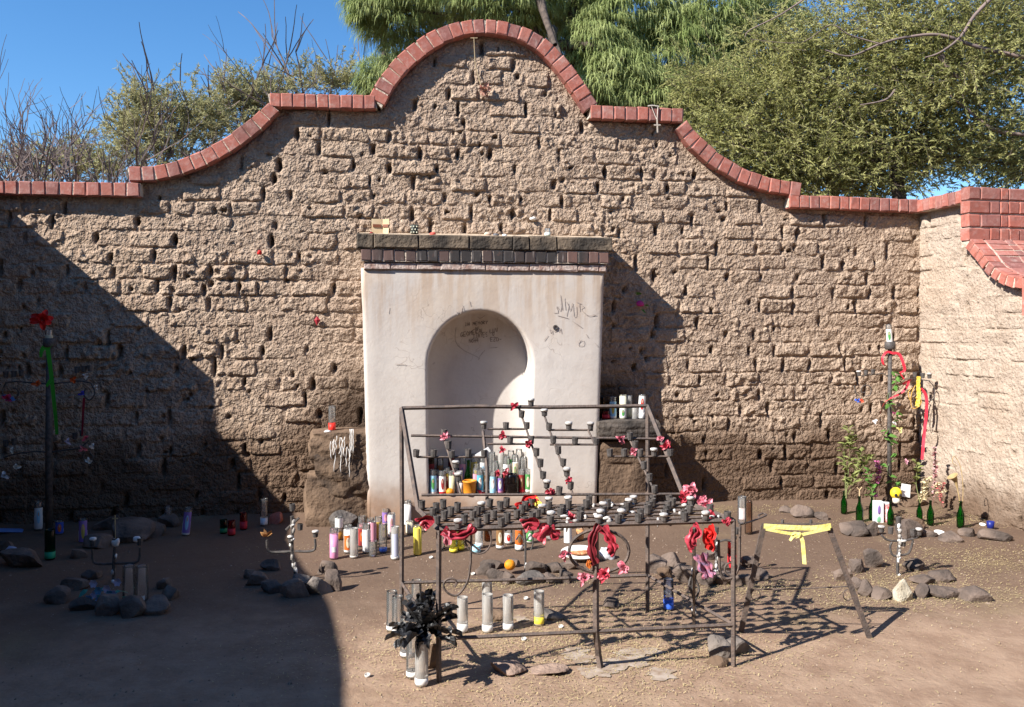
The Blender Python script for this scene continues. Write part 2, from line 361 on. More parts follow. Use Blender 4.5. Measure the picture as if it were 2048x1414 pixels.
# ------------------------------------------------------------------ ground
def build_ground():
    x0, x1, y0, y1, st = -7.0, 6.5, -7.5, .6, .05
    xs = np.arange(x0, x1+1e-6, st); ys = np.arange(y0, y1+1e-6, st)
    XX, YY = np.meshgrid(xs, ys, indexing='ij')
    edge = np.minimum(np.minimum(XX-x0, x1-XX), np.minimum(YY-y0, y1-YY)); k = np.clip(edge/.5, 0, 1)
    Z = .012*fbm(XX*.8, YY*.8, 3)+.007*fbm(XX*4, YY*4, 3)
    Z += .085*np.exp(-np.clip(-YY, 0, 9)/.14)*(.7+.5*fbm(XX*1.3, YY, 2))       # earth washed up at the wall's foot
    Z = Z*k
    nx, ny = XX.shape; v = np.stack([XX, YY, Z], -1).reshape(-1, 3); mb = MB(); mb.v = [tuple(p) for p in v.tolist()]
    idx = np.arange(nx*ny).reshape(nx, ny)
    mb.f = np.stack([idx[:-1, :-1], idx[1:, :-1], idx[1:, 1:], idx[:-1, 1:]], -1).reshape(-1, 4).tolist()
    B = 300
    mb.add([(x0, y0, 0), (x1, y0, 0), (x1, y1, 0), (x0, y1, 0), (-B, -B, 0), (B, -B, 0), (B, B, 0), (-B, B, 0)],
           [(4, 5, 1, 0), (5, 6, 2, 1), (6, 7, 3, 2), (7, 4, 0, 3)])
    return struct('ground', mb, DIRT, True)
build_ground()
def gz(x, y):
    z = .012*fbm(x*.8, y*.8, 3)+.007*fbm(x*4, y*4, 3)+.085*math.exp(-min(max(-y, 0), 9)/.14)*(.7+.5*fbm(x*1.3, y, 2))
    return float(z)
def GG(x, y):                            # ground point under a pixel, on the uneven surface
    p = G(x, y); p = G(x, y, gz(p.x, p.y)); p.z = gz(p.x, p.y); return p

# ------------------------------------------------------------------ a wall of weathered adobe bricks
def adobe_bricks(wall, T, s0, s1, topf, m, seed, limit, skip=None, course=.134, blen=.335, rough=1., holes=.40):
    r = np.random.RandomState(seed)
    res = .0105
    # mud-mortar bed behind the bricks: a relief sheet with the eroded joints cut into it
    pieces = []; pits = []
    z = .0; row = 0
    while z < 4.6:
        h = course*(1+r.uniform(-.07, .07)); s = s0-.2-r.uniform(0, blen)
        while s < s1+.1:
            L = blen*r.uniform(.72, 1.22)*(.55 if r.rand() < .10 else 1)
            g = .007
            a, b = max(s+g, s0), min(s+L-g, s1)
            if b-a > .07:
                zz0, zz1 = z+.0035, z+h-.0035; tp = min(topf(a+.02), topf((a+b)/2), topf(b-.02))-.012
                if zz0+.045 < tp and not (skip and skip(a, b, zz0, zz1)): pieces.append((a, b, zz0, min(zz1, tp)))
            if r.rand() < holes: pits.append((s+L+r.uniform(-.02, .012), z+h*r.uniform(.35, .6), r.uniform(.009, .022), h*r.uniform(.22, .52), r.uniform(.035, .085)))
            s += L
        z += h; row += 1
    for k in range(int(len(pieces)*.5*holes/.42*.8)):
        pits.append((r.uniform(s0, s1), r.uniform(.3, 4.3), r.uniform(.01, .024), r.uniform(.01, .026), r.uniform(.03, .06)))
    pits_a = np.array(pits)
    def relief(S, Z):                     # pits shared by mortar and bricks
        d = np.zeros_like(S); near = pits_a[(pits_a[:, 0] > S.min()-.1) & (pits_a[:, 0] < S.max()+.1) & (pits_a[:, 1] > Z.min()-.1) & (pits_a[:, 1] < Z.max()+.1)]
        wob = 1+.9*fbm(S*24+3, Z*24, 2)
        for ps, pz, rs, rz, dp in near:
            q = ((S-ps)/rs)**2+((Z-pz)/rz)**2; d = np.maximum(d, dp*np.clip(1.35-q*wob, 0, 1))
        return d
    # mortar sheet in strips of columns
    st = .02; S_, Z_ = np.meshgrid(np.arange(s0, s1+st/2, st), np.arange(-.05, 4.7, st), indexing='ij')
    tp = np.array([topf(q) for q in S_[:, 0]])
    Hm = (.0115 if rough > .6 else .013)+.013*fbm(S_*3.1+5, Z_*3.1, 3)+.011*fbm(S_*16, Z_*16, 3)
    D = np.zeros_like(S_)
    for i in range(0, S_.shape[0], 24):
        sl = slice(i, i+25); D[sl] = relief(S_[sl], Z_[sl])
    Hm = Hm-D
    Zc = np.minimum(Z_, tp[:, None]); Hm = np.where(Z_ > tp[:, None]-.02, .0, Hm)
    mb = MB(); nx, nz = S_.shape
    mb.v = [tuple(T(a, b, c)) for a, b, c in zip(S_.ravel().tolist(), Zc.ravel().tolist(), Hm.ravel().tolist())]
    idx = np.arange(nx*nz).reshape(nx, nz); ok = (Z_[:-1, :-1] < tp[:-1, None])
    q = np.stack([idx[:-1, :-1], idx[1:, :-1], idx[1:, 1:], idx[:-1, 1:]], -1)[ok]
    mb.f = q.reshape(-1, 4).tolist()
    part('mortar_bed', mb, m, wall, True)
    def brick_mesh(a, b, z0, z1, k):
        nx = max(5, int((b-a)/res)); nz = max(4, int((z1-z0)/res))
        u = np.linspace(-1, 1, nx); v = np.linspace(-1, 1, nz); u = np.sign(u)*np.abs(u)**.8; v = np.sign(v)*np.abs(v)**.8
        U, V = np.meshgrid(u, v, indexing='ij')
        hw, hh = (b-a)/2, (z1-z0)/2; S = (a+b)/2+U*hw; Z = (z0+z1)/2+V*hh
        S = S+(.013*fbm(S*9+40, Z*9, 2)+.012*fbm(S*29, Z*29+8, 2))*rough; Z = Z+(.012*fbm(S*8, Z*8+70, 2)+.012*fbm(S*27+4, Z*27, 2))*rough
        ed = np.minimum((1-np.abs(U))*hw, (1-np.abs(V))*hh)
        base = (r.uniform(.014, .030) if r.rand() < .78 else r.uniform(.006, .014))*(1 if rough > .6 else .72); tilt = r.uniform(-.010, .010)
        low = np.clip((.75-Z)/.5, 0, 1)                       # the foot of the wall is mud-smeared and smoother
        rid = 1-np.abs(fbm(S*11+seed, Z*13+2, 3))*3.2
        er = np.clip(fbm(S*2.3+31, Z*2.3+5, 2)*2.2+.6, .5, 1.35)           # some stretches of the wall are far more eroded than others
        H = base*(1-np.exp(-ed/.006))+tilt*V+rough*er*(.014*fbm(S*5+9, Z*7, 3)+.011*fbm(S*20, Z*23, 2)+.017*fbm(S*37+7, Z*39, 2)-.018*np.abs(fbm(S*13+2, Z*17, 2))+.006*np.clip(rid, -1, 1))*(1-.4*low)
        if r.rand() < .30*rough:                              # a broken corner
            cu = r.choice([-1, 1], p=[.35, .65]); cv = r.choice([-1, 1]); q = np.hypot((U-cu)*hw, (V-cv)*hh); H = H-.05*np.clip(1-q/r.uniform(.035, .075), 0, 1)
        H = H-relief(S, Z)
        P = [T(x, y, h) for x, y, h in zip(S.ravel().tolist(), Z.ravel().tolist(), H.ravel().tolist())]
        idx = np.arange(nx*nz).reshape(nx, nz)
        F_ = np.stack([idx[:-1, :-1], idx[1:, :-1], idx[1:, 1:], idx[:-1, 1:]], -1).reshape(-1, 4).tolist()
        ring = list(idx[:, 0])+list(idx[-1, 1:])+list(idx[-2::-1, -1])+list(idx[0, -2:0:-1])
        o = len(P); Sr = S.ravel(); Zr = Z.ravel()
        P += [T(float(Sr[i]), float(Zr[i]), -.035) for i in ring]; n = len(ring)
        F_ += [(int(ring[(j+1) % n]), int(ring[j]), o+j, o+(j+1) % n) for j in range(n)]
        return P, F_
    def size(p):
        c = T((p[0]+p[1])/2, (p[2]+p[3])/2, 0); x, y = px(Vector(c)); vis = 1 if (-5 < x < 2053 and 0 < y < 1414) else 0
        if 730 < x < 1200 and y > 480: vis = .05
        return vis*(p[1]-p[0])*(p[3]-p[2])/depth(Vector(c))**2
    order = sorted(pieces, key=size, reverse=True); rest = MB()
    for k, p in enumerate(order):
        P, F_ = brick_mesh(*p, k)
        if k < limit:
            b_ = MB(); b_.v = [tuple(q) for q in P]; b_.f = F_; c = Vector(T((p[0]+p[1])/2, (p[2]+p[3])/2, 0))
            me = b_.data('brick', c, True); me.materials.append(m); link(bpy.data.objects.new('brick', me), wall, c)
        else: rest.add(P, F_)
    if rest.v: part('brick', rest, m, wall, True)['kind'] = 'stuff'
    return len(pieces)

# ------------------------------------------------------------------ coping of red bricks
def cope_brick(parent, c, t, nrm, wd, ht, y0, y1, back, m=BRICK, ch=.007, name='brick'):
    # t: along the course, nrm: up, 'back': unit vector into the wall; y0..y1 depth range along it
    j = .004; mb = MB(); vs = []
    for y, ins in ((y0, ch), (y0+ch, 0), (y1, 0)):
        for i, k in ((-1, -1), (1, -1), (1, 1), (-1, 1)):
            vs.append(c+t*(i*(wd/2-ins)+rnd(-j, j))+nrm*(k*(ht/2-ins)+rnd(-j, j))+back*(y+rnd(-j, j)*.5))
    fs = [(0, 1, 2, 3)]+[(r_*4+k, (r_+1)*4+k, (r_+1)*4+(k+1) % 4, r_*4+(k+1) % 4) for r_ in range(2) for k in range(4)]+[(8, 11, 10, 9)]
    fs = [tuple(reversed(f)) for f in fs]
    mb.add(vs, fs); o = c+back*y0
    me = mb.data(name, o); me.materials.append(m); return link(bpy.data.objects.new(name, me), parent, o)
def resample(pts, n):
    pts = [Vector(p) for p in pts]; d = [0]
    for a, b in zip(pts, pts[1:]): d.append(d[-1]+(b-a).length)
    out = []
    for i in range(n):
        t = d[-1]*i/(n-1); k = max(j for j in range(len(d)) if d[j] <= t+1e-9); k = min(k, len(pts)-2)
        out.append(pts[k].lerp(pts[k+1], (t-d[k])/max(d[k+1]-d[k], 1e-9)))
    return out, d[-1]
OH = .102                                # how far the coping stands out from the wall
SEGS = [  # (outer edge pixels, inner edge pixels)
 ([(-190, 359), (0, 361), (280, 365)], [(-190, 386), (0, 388), (280, 393)]),
 ([(253, 333), (300, 333), (350, 322), (400, 302), (450, 275), (500, 238), (537, 205)], [(260, 362), (306, 361), (360, 350), (414, 330), (470, 298), (520, 261), (558, 222)]),
 ([(535, 185), (640, 188), (748, 191)], [(540, 213), (640, 215), (755, 218)]),
 ([(741, 190), (760, 155), (790, 118), (830, 83), (875, 56), (920, 42), (965, 38), (1010, 42), (1058, 57), (1100, 82), (1138, 122), (1168, 163), (1196, 207)],
  [(764, 217), (785, 176), (812, 141), (850, 108), (890, 83), (927, 69), (965, 65), (1003, 68), (1043, 81), (1080, 104), (1114, 140), (1143, 180), (1170, 222)]),
 ([(1183, 210), (1270, 213), (1368, 217)], [(1178, 237), (1270, 240), (1366, 244)]),
 ([(1373, 240), (1400, 272), (1440, 308), (1490, 338), (1540, 356), (1604, 366)], [(1353, 258), (1381, 294), (1424, 332), (1480, 364), (1533, 383), (1600, 393)]),
 ([(1580, 389), (1700, 393), (1838, 399)], [(1578, 415), (1700, 419), (1838, 425)])]
main_wall = thing('adobe_wall', 'tall curved-top wall of eroded tan adobe bricks behind the white altar', 'wall', (0, .2, 0))
WY = Vector((0, 1, 0)); TOPPTS = []
coping = None
for si, (po, pi) in enumerate(SEGS):
    o_, lo = resample([W(x, y, -OH) for x, y in po], 41); i_, li = resample([W(x, y, -OH) for x, y in pi], 41)
    TOPPTS.append([(p.x, p.z) for p in i_])
    L = (lo+li)/2; n = max(3, round(L/.1015))
    core = MB(); cv = []
    for a, b in zip(o_, i_):
        a2 = a.lerp(b, .06); b2 = b.lerp(a, .06)
        cv += [a2+WY*.009, b2+WY*.009, b2+WY*.50, a2+WY*.50]
    cf = []
    for k in range(40):
        for q in range(4): cf.append((k*4+q, (k+1)*4+q, (k+1)*4+(q+1) % 4, k*4+(q+1) % 4))
    cf += [(3, 2, 1, 0), (160, 161, 162, 163)]
    core.add(cv, cf); cp = part('coping', core, MORTAR, main_wall)
    for k in range(n):
        a = 40*(k+.5)/n; f = int(min(a, 39)); t_ = a-f
        co = o_[f].lerp(o_[f+1], t_); ci = i_[f].lerp(i_[f+1], t_); e0 = 40*k/n; e1 = 40*(k+1)/n
        def at(e):
            f = int(min(e, 39)); return (o_[f].lerp(o_[f+1], e-f)+i_[f].lerp(i_[f+1], e-f))/2
        t = at(e1)-at(e0); wd = t.length*rnd(.88, .955); t.normalize(); nv = (co-ci); ht = nv.length; nv = (nv-t*nv.dot(t)).normalized()
        c = (co+ci)/2; jj = rnd(-.005, .004)
        cope_brick(cp, c, t, nv, wd, ht*.985, jj, .22, WY)
        cope_brick(cp, c, t, nv, wd, ht*.985, .235, .455, WY)
_gx = np.arange(-5.6, 5.6, .01); _gt = np.full(_gx.shape, np.nan)
for pts in TOPPTS:
    p = np.array(sorted(pts)); k = (_gx >= p[0, 0]) & (_gx <= p[-1, 0]); zi = np.interp(_gx[k], p[:, 0], p[:, 1]); _gt[k] = np.fmax(_gt[k], zi)
_ok = ~np.isnan(_gt); _gt = np.interp(_gx, _gx[_ok], _gt[_ok])
def topf(s): return float(np.interp(s, _gx, _gt))+.012
CORNER = G(1840, 999); CX = CORNER.x
LX = -4.42                               # inner face of the side wall on the left, just out of frame
body = MB()                              # solid core and back of the wall
ss = np.arange(LX-.4, CX+.45, .05); bv = []; bf = []
for s in ss.tolist():
    t = topf(s); bv += [(s, .04, -.05), (s, .04, t), (s, .36, t), (s, .36, -.05)]
for k in range(len(ss)-1):
    for q in range(1, 3): bf.append((k*4+q, (k+1)*4+q, (k+1)*4+(q+1) % 4, k*4+(q+1) % 4))
body.add(bv, bf); part('wall_back', body, ADOBE, main_wall)
nb_ = adobe_bricks(main_wall, lambda s, z, h: (s, -h, z), LX, CX+.02, topf, ADOBE, 3, 298)

# ------------------------------------------------------------------ side wall on the right, seen at a slant
rdir = Vector((.06, -1, 0)).normalized()
rn = Vector((-rdir.y, rdir.x, 0)); rn = rn if rn.x > 0 else -rn         # into the wall (away from the yard)
R0 = Vector((CX, 0, 0))
def RP(x, y, off=0.): return PL(x, y, R0-rn*off, rn)
def rs(p): return (p-R0).dot(rdir)
right_wall = thing('side_wall', 'adobe side wall with brick step and curved brick cap meeting the tall wall at the corner', 'wall', (CX+.3, -1, 0))
S_P = rs(RP(1938, 480, OH)); ZT = topf(CX)+.115; z_step = RP(1942, 478, OH).z
up_px = [(1942, 478), (1951, 491), (1964, 506), (1979, 527), (1999, 544), (2023, 554), (2044, 555)]
sw = [(rs(RP(x, y, OH)), RP(x, y, OH).z) for x, y in up_px]
sw[0] = (S_P+.005, sw[0][1]); S_E = sw[-1][0]
RLEN = S_E+1.6; Z_LOW = sw[-1][1]-.30
def swz(s):
    for (a, za), (b, zb) in zip(sw, sw[1:]):
        if a <= s <= b: return za+(zb-za)*(s-a)/(b-a)
    return sw[0][1] if s < sw[0][0] else sw[-1][1]
def rtop(s):
    if s < S_P-.06: return topf(CX)-.01
    return swz(s)-.10 if s < S_E else Z_LOW
def TR(s, z, h): p = R0+rdir*s-rn*h; return (p.x, p.y, z)
adobe_bricks(right_wall, TR, .0, RLEN, rtop, ADOBE_R, 11, 200, rough=.42, holes=.10)
TH = .55
bb = MB(); ss = [0, S_P-.061, S_P-.059]+np.arange(S_P+.06, S_E-.01, .06).tolist()+[S_E-.001, S_E+.001, RLEN]; v = []
for s in ss:
    t = rtop(s); p = R0+rdir*s; q = p+rn*TH
    v += [tuple(p+rn*.04+UP*-.05), tuple(p+rn*.04+UP*t), tuple(q+UP*t), tuple(q+UP*-.05)]
f = [(k*4+j, (k+1)*4+j, (k+1)*4+(j+1) % 4, k*4+(j+1) % 4) for k in range(len(ss)-1) for j in (1, 2)]+[(len(v)-4, len(v)-3, len(v)-2, len(v)-1)]
bb.add(v, f); part('wall_back', bb, ADOBE_R, right_wall)
MRz = Matrix.Rotation(math.atan2(rdir.y, rdir.x)+math.pi/2, 3, 'Z')
def rbox(mb, a0, a1, b0, b1, z0, z1):     # box given along the wall (a), into the wall (b) and in height
    mb.box(R0+rdir*((a0+a1)/2)+rn*((b0+b1)/2)+UP*((z0+z1)/2), b1-b0, a1-a0, z1-z0, MRz)
z0 = topf(CX)-.01; cpr = MB(); rbox(cpr, -.05, S_P-.1, -OH+.012, TH, z0, z0+.108); cr = part('coping', cpr, MORTAR, right_wall)
n = max(4, round(S_P/.1))
for k in range(n): cope_brick(cr, R0+rdir*((S_P-.09)*(k+.5)/n)-rn*OH+UP*(z0+.058), rdir, UP, (S_P-.09)/n*.9, .115, 0, .21, rn)
h_r = ZT-z_step+.02; riser = MB(); rbox(riser, S_P-.10, S_P-.012, -OH+.012, TH, z_step-.06, ZT-.006); rz_ = part('brick_riser', riser, MORTAR, right_wall)
fr = R0+rdir*S_P; rows = 4; rh = h_r/rows
for q in range(rows):
    zc = z_step-.01+rh*(q+.5)
    spans = [(-OH, .012), (.02, .21), (.218, .29), (.298, .49), (.498, .55)] if q % 2 else [(-OH, .105), (.113, .205), (.213, .295), (.303, .40), (.408, .55)]
    for a, b in spans: cope_brick(rz_, fr+rn*((a+b)/2)+UP*zc, rn, UP, b-a, rh*.88, rnd(-.004, .003), .095, -rdir)
# swept cap descending towards the yard: header bricks on the edge, flat bricks over the top
cap = MB(); cv = []; SS = np.linspace(S_P+.003, S_E, 30).tolist()
for s in SS:
    zt = swz(s); p = R0+rdir*s
    cv += [tuple(p-rn*(OH-.01)+UP*(zt-.006)), tuple(p+rn*TH+UP*(zt-.006)), tuple(p+rn*TH+UP*(zt-.10)), tuple(p-rn*(OH-.01)+UP*(zt-.085))]
cf = [(k*4+j, (k+1)*4+j, (k+1)*4+(j+1) % 4, k*4+(j+1) % 4) for k in range(29) for j in range(4)]+[(3, 2, 1, 0), (116, 117, 118, 119)]
cap.add(cv, cf); cp2 = part('sloped_cap', cap, MORTAR, right_wall)
pts = [Vector((s, 0, swz(s))) for s in SS]; rsm, Lc = resample(pts, 81); nb2 = round(Lc/.078)
for k in range(nb2):
    a = rsm[int(80*k/nb2)]; b = rsm[int(80*(k+1)/nb2)]; t2 = rdir*(b.x-a.x)+UP*(b.z-a.z); wd = t2.length*.9; t2.normalize()
    nv = rn.cross(t2); nv = nv if nv.z > 0 else -nv; c = R0+rdir*((a.x+b.x)/2)+UP*((a.z+b.z)/2)-nv*.042
    cope_brick(cp2, c-rn*OH, t2, nv, wd, .092, rnd(-.004, .003), .125, rn)
    cope_brick(cp2, c+rn*.045, t2, nv, wd, .088, 0, .19, rn)
    cope_brick(cp2, c+rn*.243, t2, nv, wd, .088, 0, .075, rn)
    cope_brick(cp2, c+rn*.325, t2, nv, wd, .088, 0, .225, rn)
ris2 = MB(); rbox(ris2, S_E, S_E+.09, -OH, TH, Z_LOW, swz(S_E)-.01); part('brick_riser', ris2, BRICK, right_wall)
low = MB(); rbox(low, S_E+.09, RLEN, -OH, TH, Z_LOW, Z_LOW+.1); part('coping', low, BRICK, right_wall)

# ------------------------------------------------------------------ side wall on the left, outside the frame: its shade falls across the yard
left_wall = thing('side_wall', 'adobe side wall whose dipping top shades the corner of the yard', 'wall', (LX-.3, -2.5, 0))
prof = [(0, 2.85), (.99, 2.85), (1.0, 2.46), (1.23, 2.31), (1.6, 2.24), (2.0, 2.26), (2.4, 2.335), (2.9, 2.44), (3.4, 2.57), (3.9, 2.665), (4.4, 2.73), (5.0, 2.79), (5.6, 2.82), (7.2, 2.84)]
lw = MB(); v = []
for d, h in prof: v += [(LX, -d, -.05), (LX, -d, h), (LX-.5, -d, h), (LX-.5, -d, -.05)]
f = [(k*4+j, k*4+(j+1) % 4, (k+1)*4+(j+1) % 4, (k+1)*4+j) for k in range(len(prof)-1) for j in (0, 1, 2)]+[(len(v)-1, len(v)-2, len(v)-3, len(v)-4)]
lw.add(v, f); part('wall_body', lw, ADOBE, left_wall)

# ------------------------------------------------------------------ house behind the viewer, unseen, added to cut the sky's fill light
occluder = thing('sky_occluder', 'added two-storey brown adobe house with flat parapet across the yard from the altar', 'occluder', (0, -11, 0))
hb = MB(); hb.box((1.5, -11.2, 3.6), 19, 3, 7.3); part('wall', hb, MUDWALL, occluder)
hb = MB(); hb.box((1.5, -11.2, 7.32), 19.2, 3.2, .14); part('parapet', hb, BRICK, occluder)
for x, zw in ((-3.2, 1.7), (4.8, 1.7), (-3.2, 5.0), (1.0, 5.0), (4.8, 5.0)):
    hb = MB(); hb.box((x, -9.70, zw), 1.1, .05, 1.3); wn = part('window', hb, flat(.30, .24, .18), occluder)
    hb = MB(); hb.box((x, -9.672, zw), .92, .02, 1.12); part('pane', hb, mat('dark_pane', (.02, .025, .03), .1), wn)
hb = MB(); hb.box((1.0, -9.70, 1.05), 1.0, .06, 2.1); part('door', hb, flat(.16, .09, .05), occluder)
# ------------------------------------------------------------------ the white altar with its arched niche
AY = -.36                                # plane of the altar's face
NY = -.055                               # back of the niche
altar = thing('altar', 'white stucco altar with arched niche and dark brick cornice against the adobe wall', 'altar', (W(965, 1000, AY).x, AY/2, 0))
def build_altar():
    xl = W(722, 600, AY).x; xr = W(1210, 600, AY).x; zt = W(965, 538, AY).z
    nl = W(853, 800, AY).x; nr = W(1068, 800, AY).x; zs = W(960, 990, AY).z; zspring = W(960, 735, AY).z; zap = W(960, 622, AY).z
    N = []                                # niche contour, starting bottom left, clockwise seen from the front
    for i in range(8): N.append((nl, zs+(zspring-zs)*i/8))
    cxn = (nl+nr)/2; rx = (nr-nl)/2; rz = zap-zspring
    for i in range(25): a = math.pi-math.pi*i/24; N.append((cxn+rx*math.cos(a), zspring+rz*math.sin(a)))
    for i in range(1, 9): N.append((nr, zspring+(zs-zspring)*i/8))
    for i in range(1, 8): N.append((nr+(nl-nr)*i/8, zs))
    n = len(N); cz = (zs+zap)/2-.1
    xlb = W(735, 990, AY).x; xrb = W(1194, 990, AY).x   # the block narrows slightly towards its foot
    def outer(x, z):                      # project from the niche centre to the altar outline
        dx, dz = x-cxn, z-cz; k = 1e9
        if dx > 1e-6: k = min(k, (xr-cxn)/dx)
        if dx < -1e-6: k = min(k, (xl-cxn)/dx)
        if dz > 1e-6: k = min(k, (zt-cz)/dz)
        if dz < -1e-6: k = min(k, (-.06-cz)/dz)
        return (cxn+dx*k, cz+dz*k)
    O = [outer(x, z) for x, z in N]
    # snap the outline to the four corners
    for cx_, cz_ in ((xl, zt), (xr, zt), (xl, -.06), (xr, -.06)):
        k = min(range(n), key=lambda i: (O[i][0]-cx_)**2+(O[i][1]-cz_)**2); O[k] = (cx_, cz_)
    def bat(x, z):
        k = max(0, min(1, (zt-z)/(zt-.1))); l_ = xl+(xlb-xl)*k; r_ = xr+(xrb-xr)*k; u = (x-xl)/(xr-xl); return l_+(r_-l_)*u
    loops = []
    ins = lambda P, d: [(cxn+(x-cxn)*(1+d/max(rx, .01)), z+(d if z > zs+.01 else -d*.5)) for x, z in P]
    loops.append(([(cxn+(x-cxn)*.02, cz+(z-cz)*.02) for x, z in N], NY))
    loops.append(([(cxn+(x-cxn)*.6, cz+(z-cz)*.6) for x, z in N], NY))
    loops.append((ins(N, -.02), NY-.004)); loops.append((ins(N, -.006), NY-.02))
    for y in np.linspace(NY-.05, AY+.03, 6).tolist(): loops.append((N, y))
    loops.append((ins(N, .004), AY+.012)); loops.append((ins(N, .014), AY+.002)); loops.append((ins(N, .028), AY))
    I = ins(N, .028)
    for t in (.2, .4, .6, .8, .93): loops.append(([(a+(c-a)*t, b+(d-b)*t) for (a, b), (c, d) in zip(I, O)], AY))
    sh = lambda P, d: [(max(min(x, xr-d), xl+d), min(z, zt)) for x, z in P]
    loops.append((sh(O, .022), AY+.003)); loops.append((sh(O, .008), AY+.012)); loops.append((O, AY+.034)); loops.append((O, AY+.15)); loops.append((O, .03))
    mb = MB()
    for P, y in loops:
        for x, z in P:
            wob = .006*float(fbm(x*3, z*3, 3)); mb.v.append((bat(x, z)+wob, y+(wob if NY-.06 > y else 0), z))
    for k in range(len(loops)-1):
        for i in range(n):
            j = (i+1) % n; mb.f.append((k*n+i, k*n+j, (k+1)*n+j, (k+1)*n+i))
    mb.f.append(tuple(range(n-1, -1, -1)))
    mb.f = [tuple(reversed(q)) for q in mb.f]
    part('stucco_body', mb, STUCCO, altar, True)
    return nl, nr, zs
NL, NR, ZSILL = build_altar()
CY = AY-.045
SMEAR = mat('plaster_smeared_brick', (.30, .19, .155), .9, (.50, .41, .36), 18, .5, 50)
# cornice: a thin course, a course of upright bricks, a course of weathered slabs, sloped mortar on top
core = MB(); xa, xb = W(727, 530, AY).x, W(1212, 530, AY).x; za, zb = W(900, 541, AY).z, W(900, 526, AY).z
core.box(((xa+xb)/2, (AY-.012+.03)/2, (za+zb)/2), xb-xa-.01, .03-(AY-.012), zb-za-.006); pc = part('lower_course', core, MORTAR, altar)
x = xa; k = 0
while x < xb-.05:
    L = min(rnd(.17, .24), xb-x); cope_brick(pc, Vector((x+L/2, AY-.024+rnd(-.004, .004), (za+zb)/2)), Vector((1, 0, 0)), UP, L*.985, zb-za-.004, 0, .16, WY, SMEAR); x += L
za, zb = W(900, 524, CY).z, W(900, 499, CY).z; xa, xb = W(721, 510, CY).x, W(1219, 510, CY).x
core = MB(); core.box(((xa+xb)/2, (CY+.008+.03)/2, (za+zb)/2), xb-xa-.012, .03-CY-.008, zb-za); pc = part('brick_course', core, MORTAR, altar)
for k in range(23):
    wd = (xb-xa)/23; cope_brick(pc, Vector((xa+wd*(k+.5), CY, (za+zb)/2)), Vector((1, 0, 0)), UP, wd*.93, zb-za-.006, rnd(-.004, .004), .2, WY, SOOTY)
CY2 = AY-.055; za, zb = W(900, 498, CY2).z, W(900, 470, CY2).z; xa, xb = W(713, 480, CY2).x, W(1226, 480, CY2).x
core = MB(); core.box(((xa+xb)/2, (CY2+.02+.03)/2, (za+zb)/2), xb-xa-.02, .03-CY2-.02, zb-za-.004); pc = part('slab_course', core, MOSSY, altar)
cuts = [0, .065, .235, .43, .60, .665, .775, 1.0]
for a, b in zip(cuts, cuts[1:]):
    wd = (xb-xa)*(b-a); cope_brick(pc, Vector((xa+(xb-xa)*(a+b)/2, CY2, (za+zb)/2)), Vector((1, 0, 0)), UP, wd*.996, zb-za+rnd(-.006, .006), rnd(-.010, .008), .22, WY, MOSSY, .010)
ZC = zb
capm = MB(); gx = np.linspace(xa+.01, xb-.01, 60); gy = np.linspace(CY2+.03, .03, 14); vv = []
for x in gx.tolist():
    for y in gy.tolist():
        t = (y-gy[0])/(gy[-1]-gy[0]); vv.append((x, y, ZC-.01+.075*t**.9+.010*float(fbm(x*6, y*9, 3))))
m_ = len(gy); capm.add(vv, [(i*m_+j, (i+1)*m_+j, (i+1)*m_+j+1, i*m_+j+1) for i in range(59) for j in range(m_-1)]); part('mortar_cap', capm, mat('tan_mortar', (.36, .27, .19), .95, (.52, .41, .30), 15, .8, 40), altar, True)
def capz(y): t = (y-gy[0])/(gy[-1]-gy[0]); return ZC-.01+.075*max(t, 0)**.9

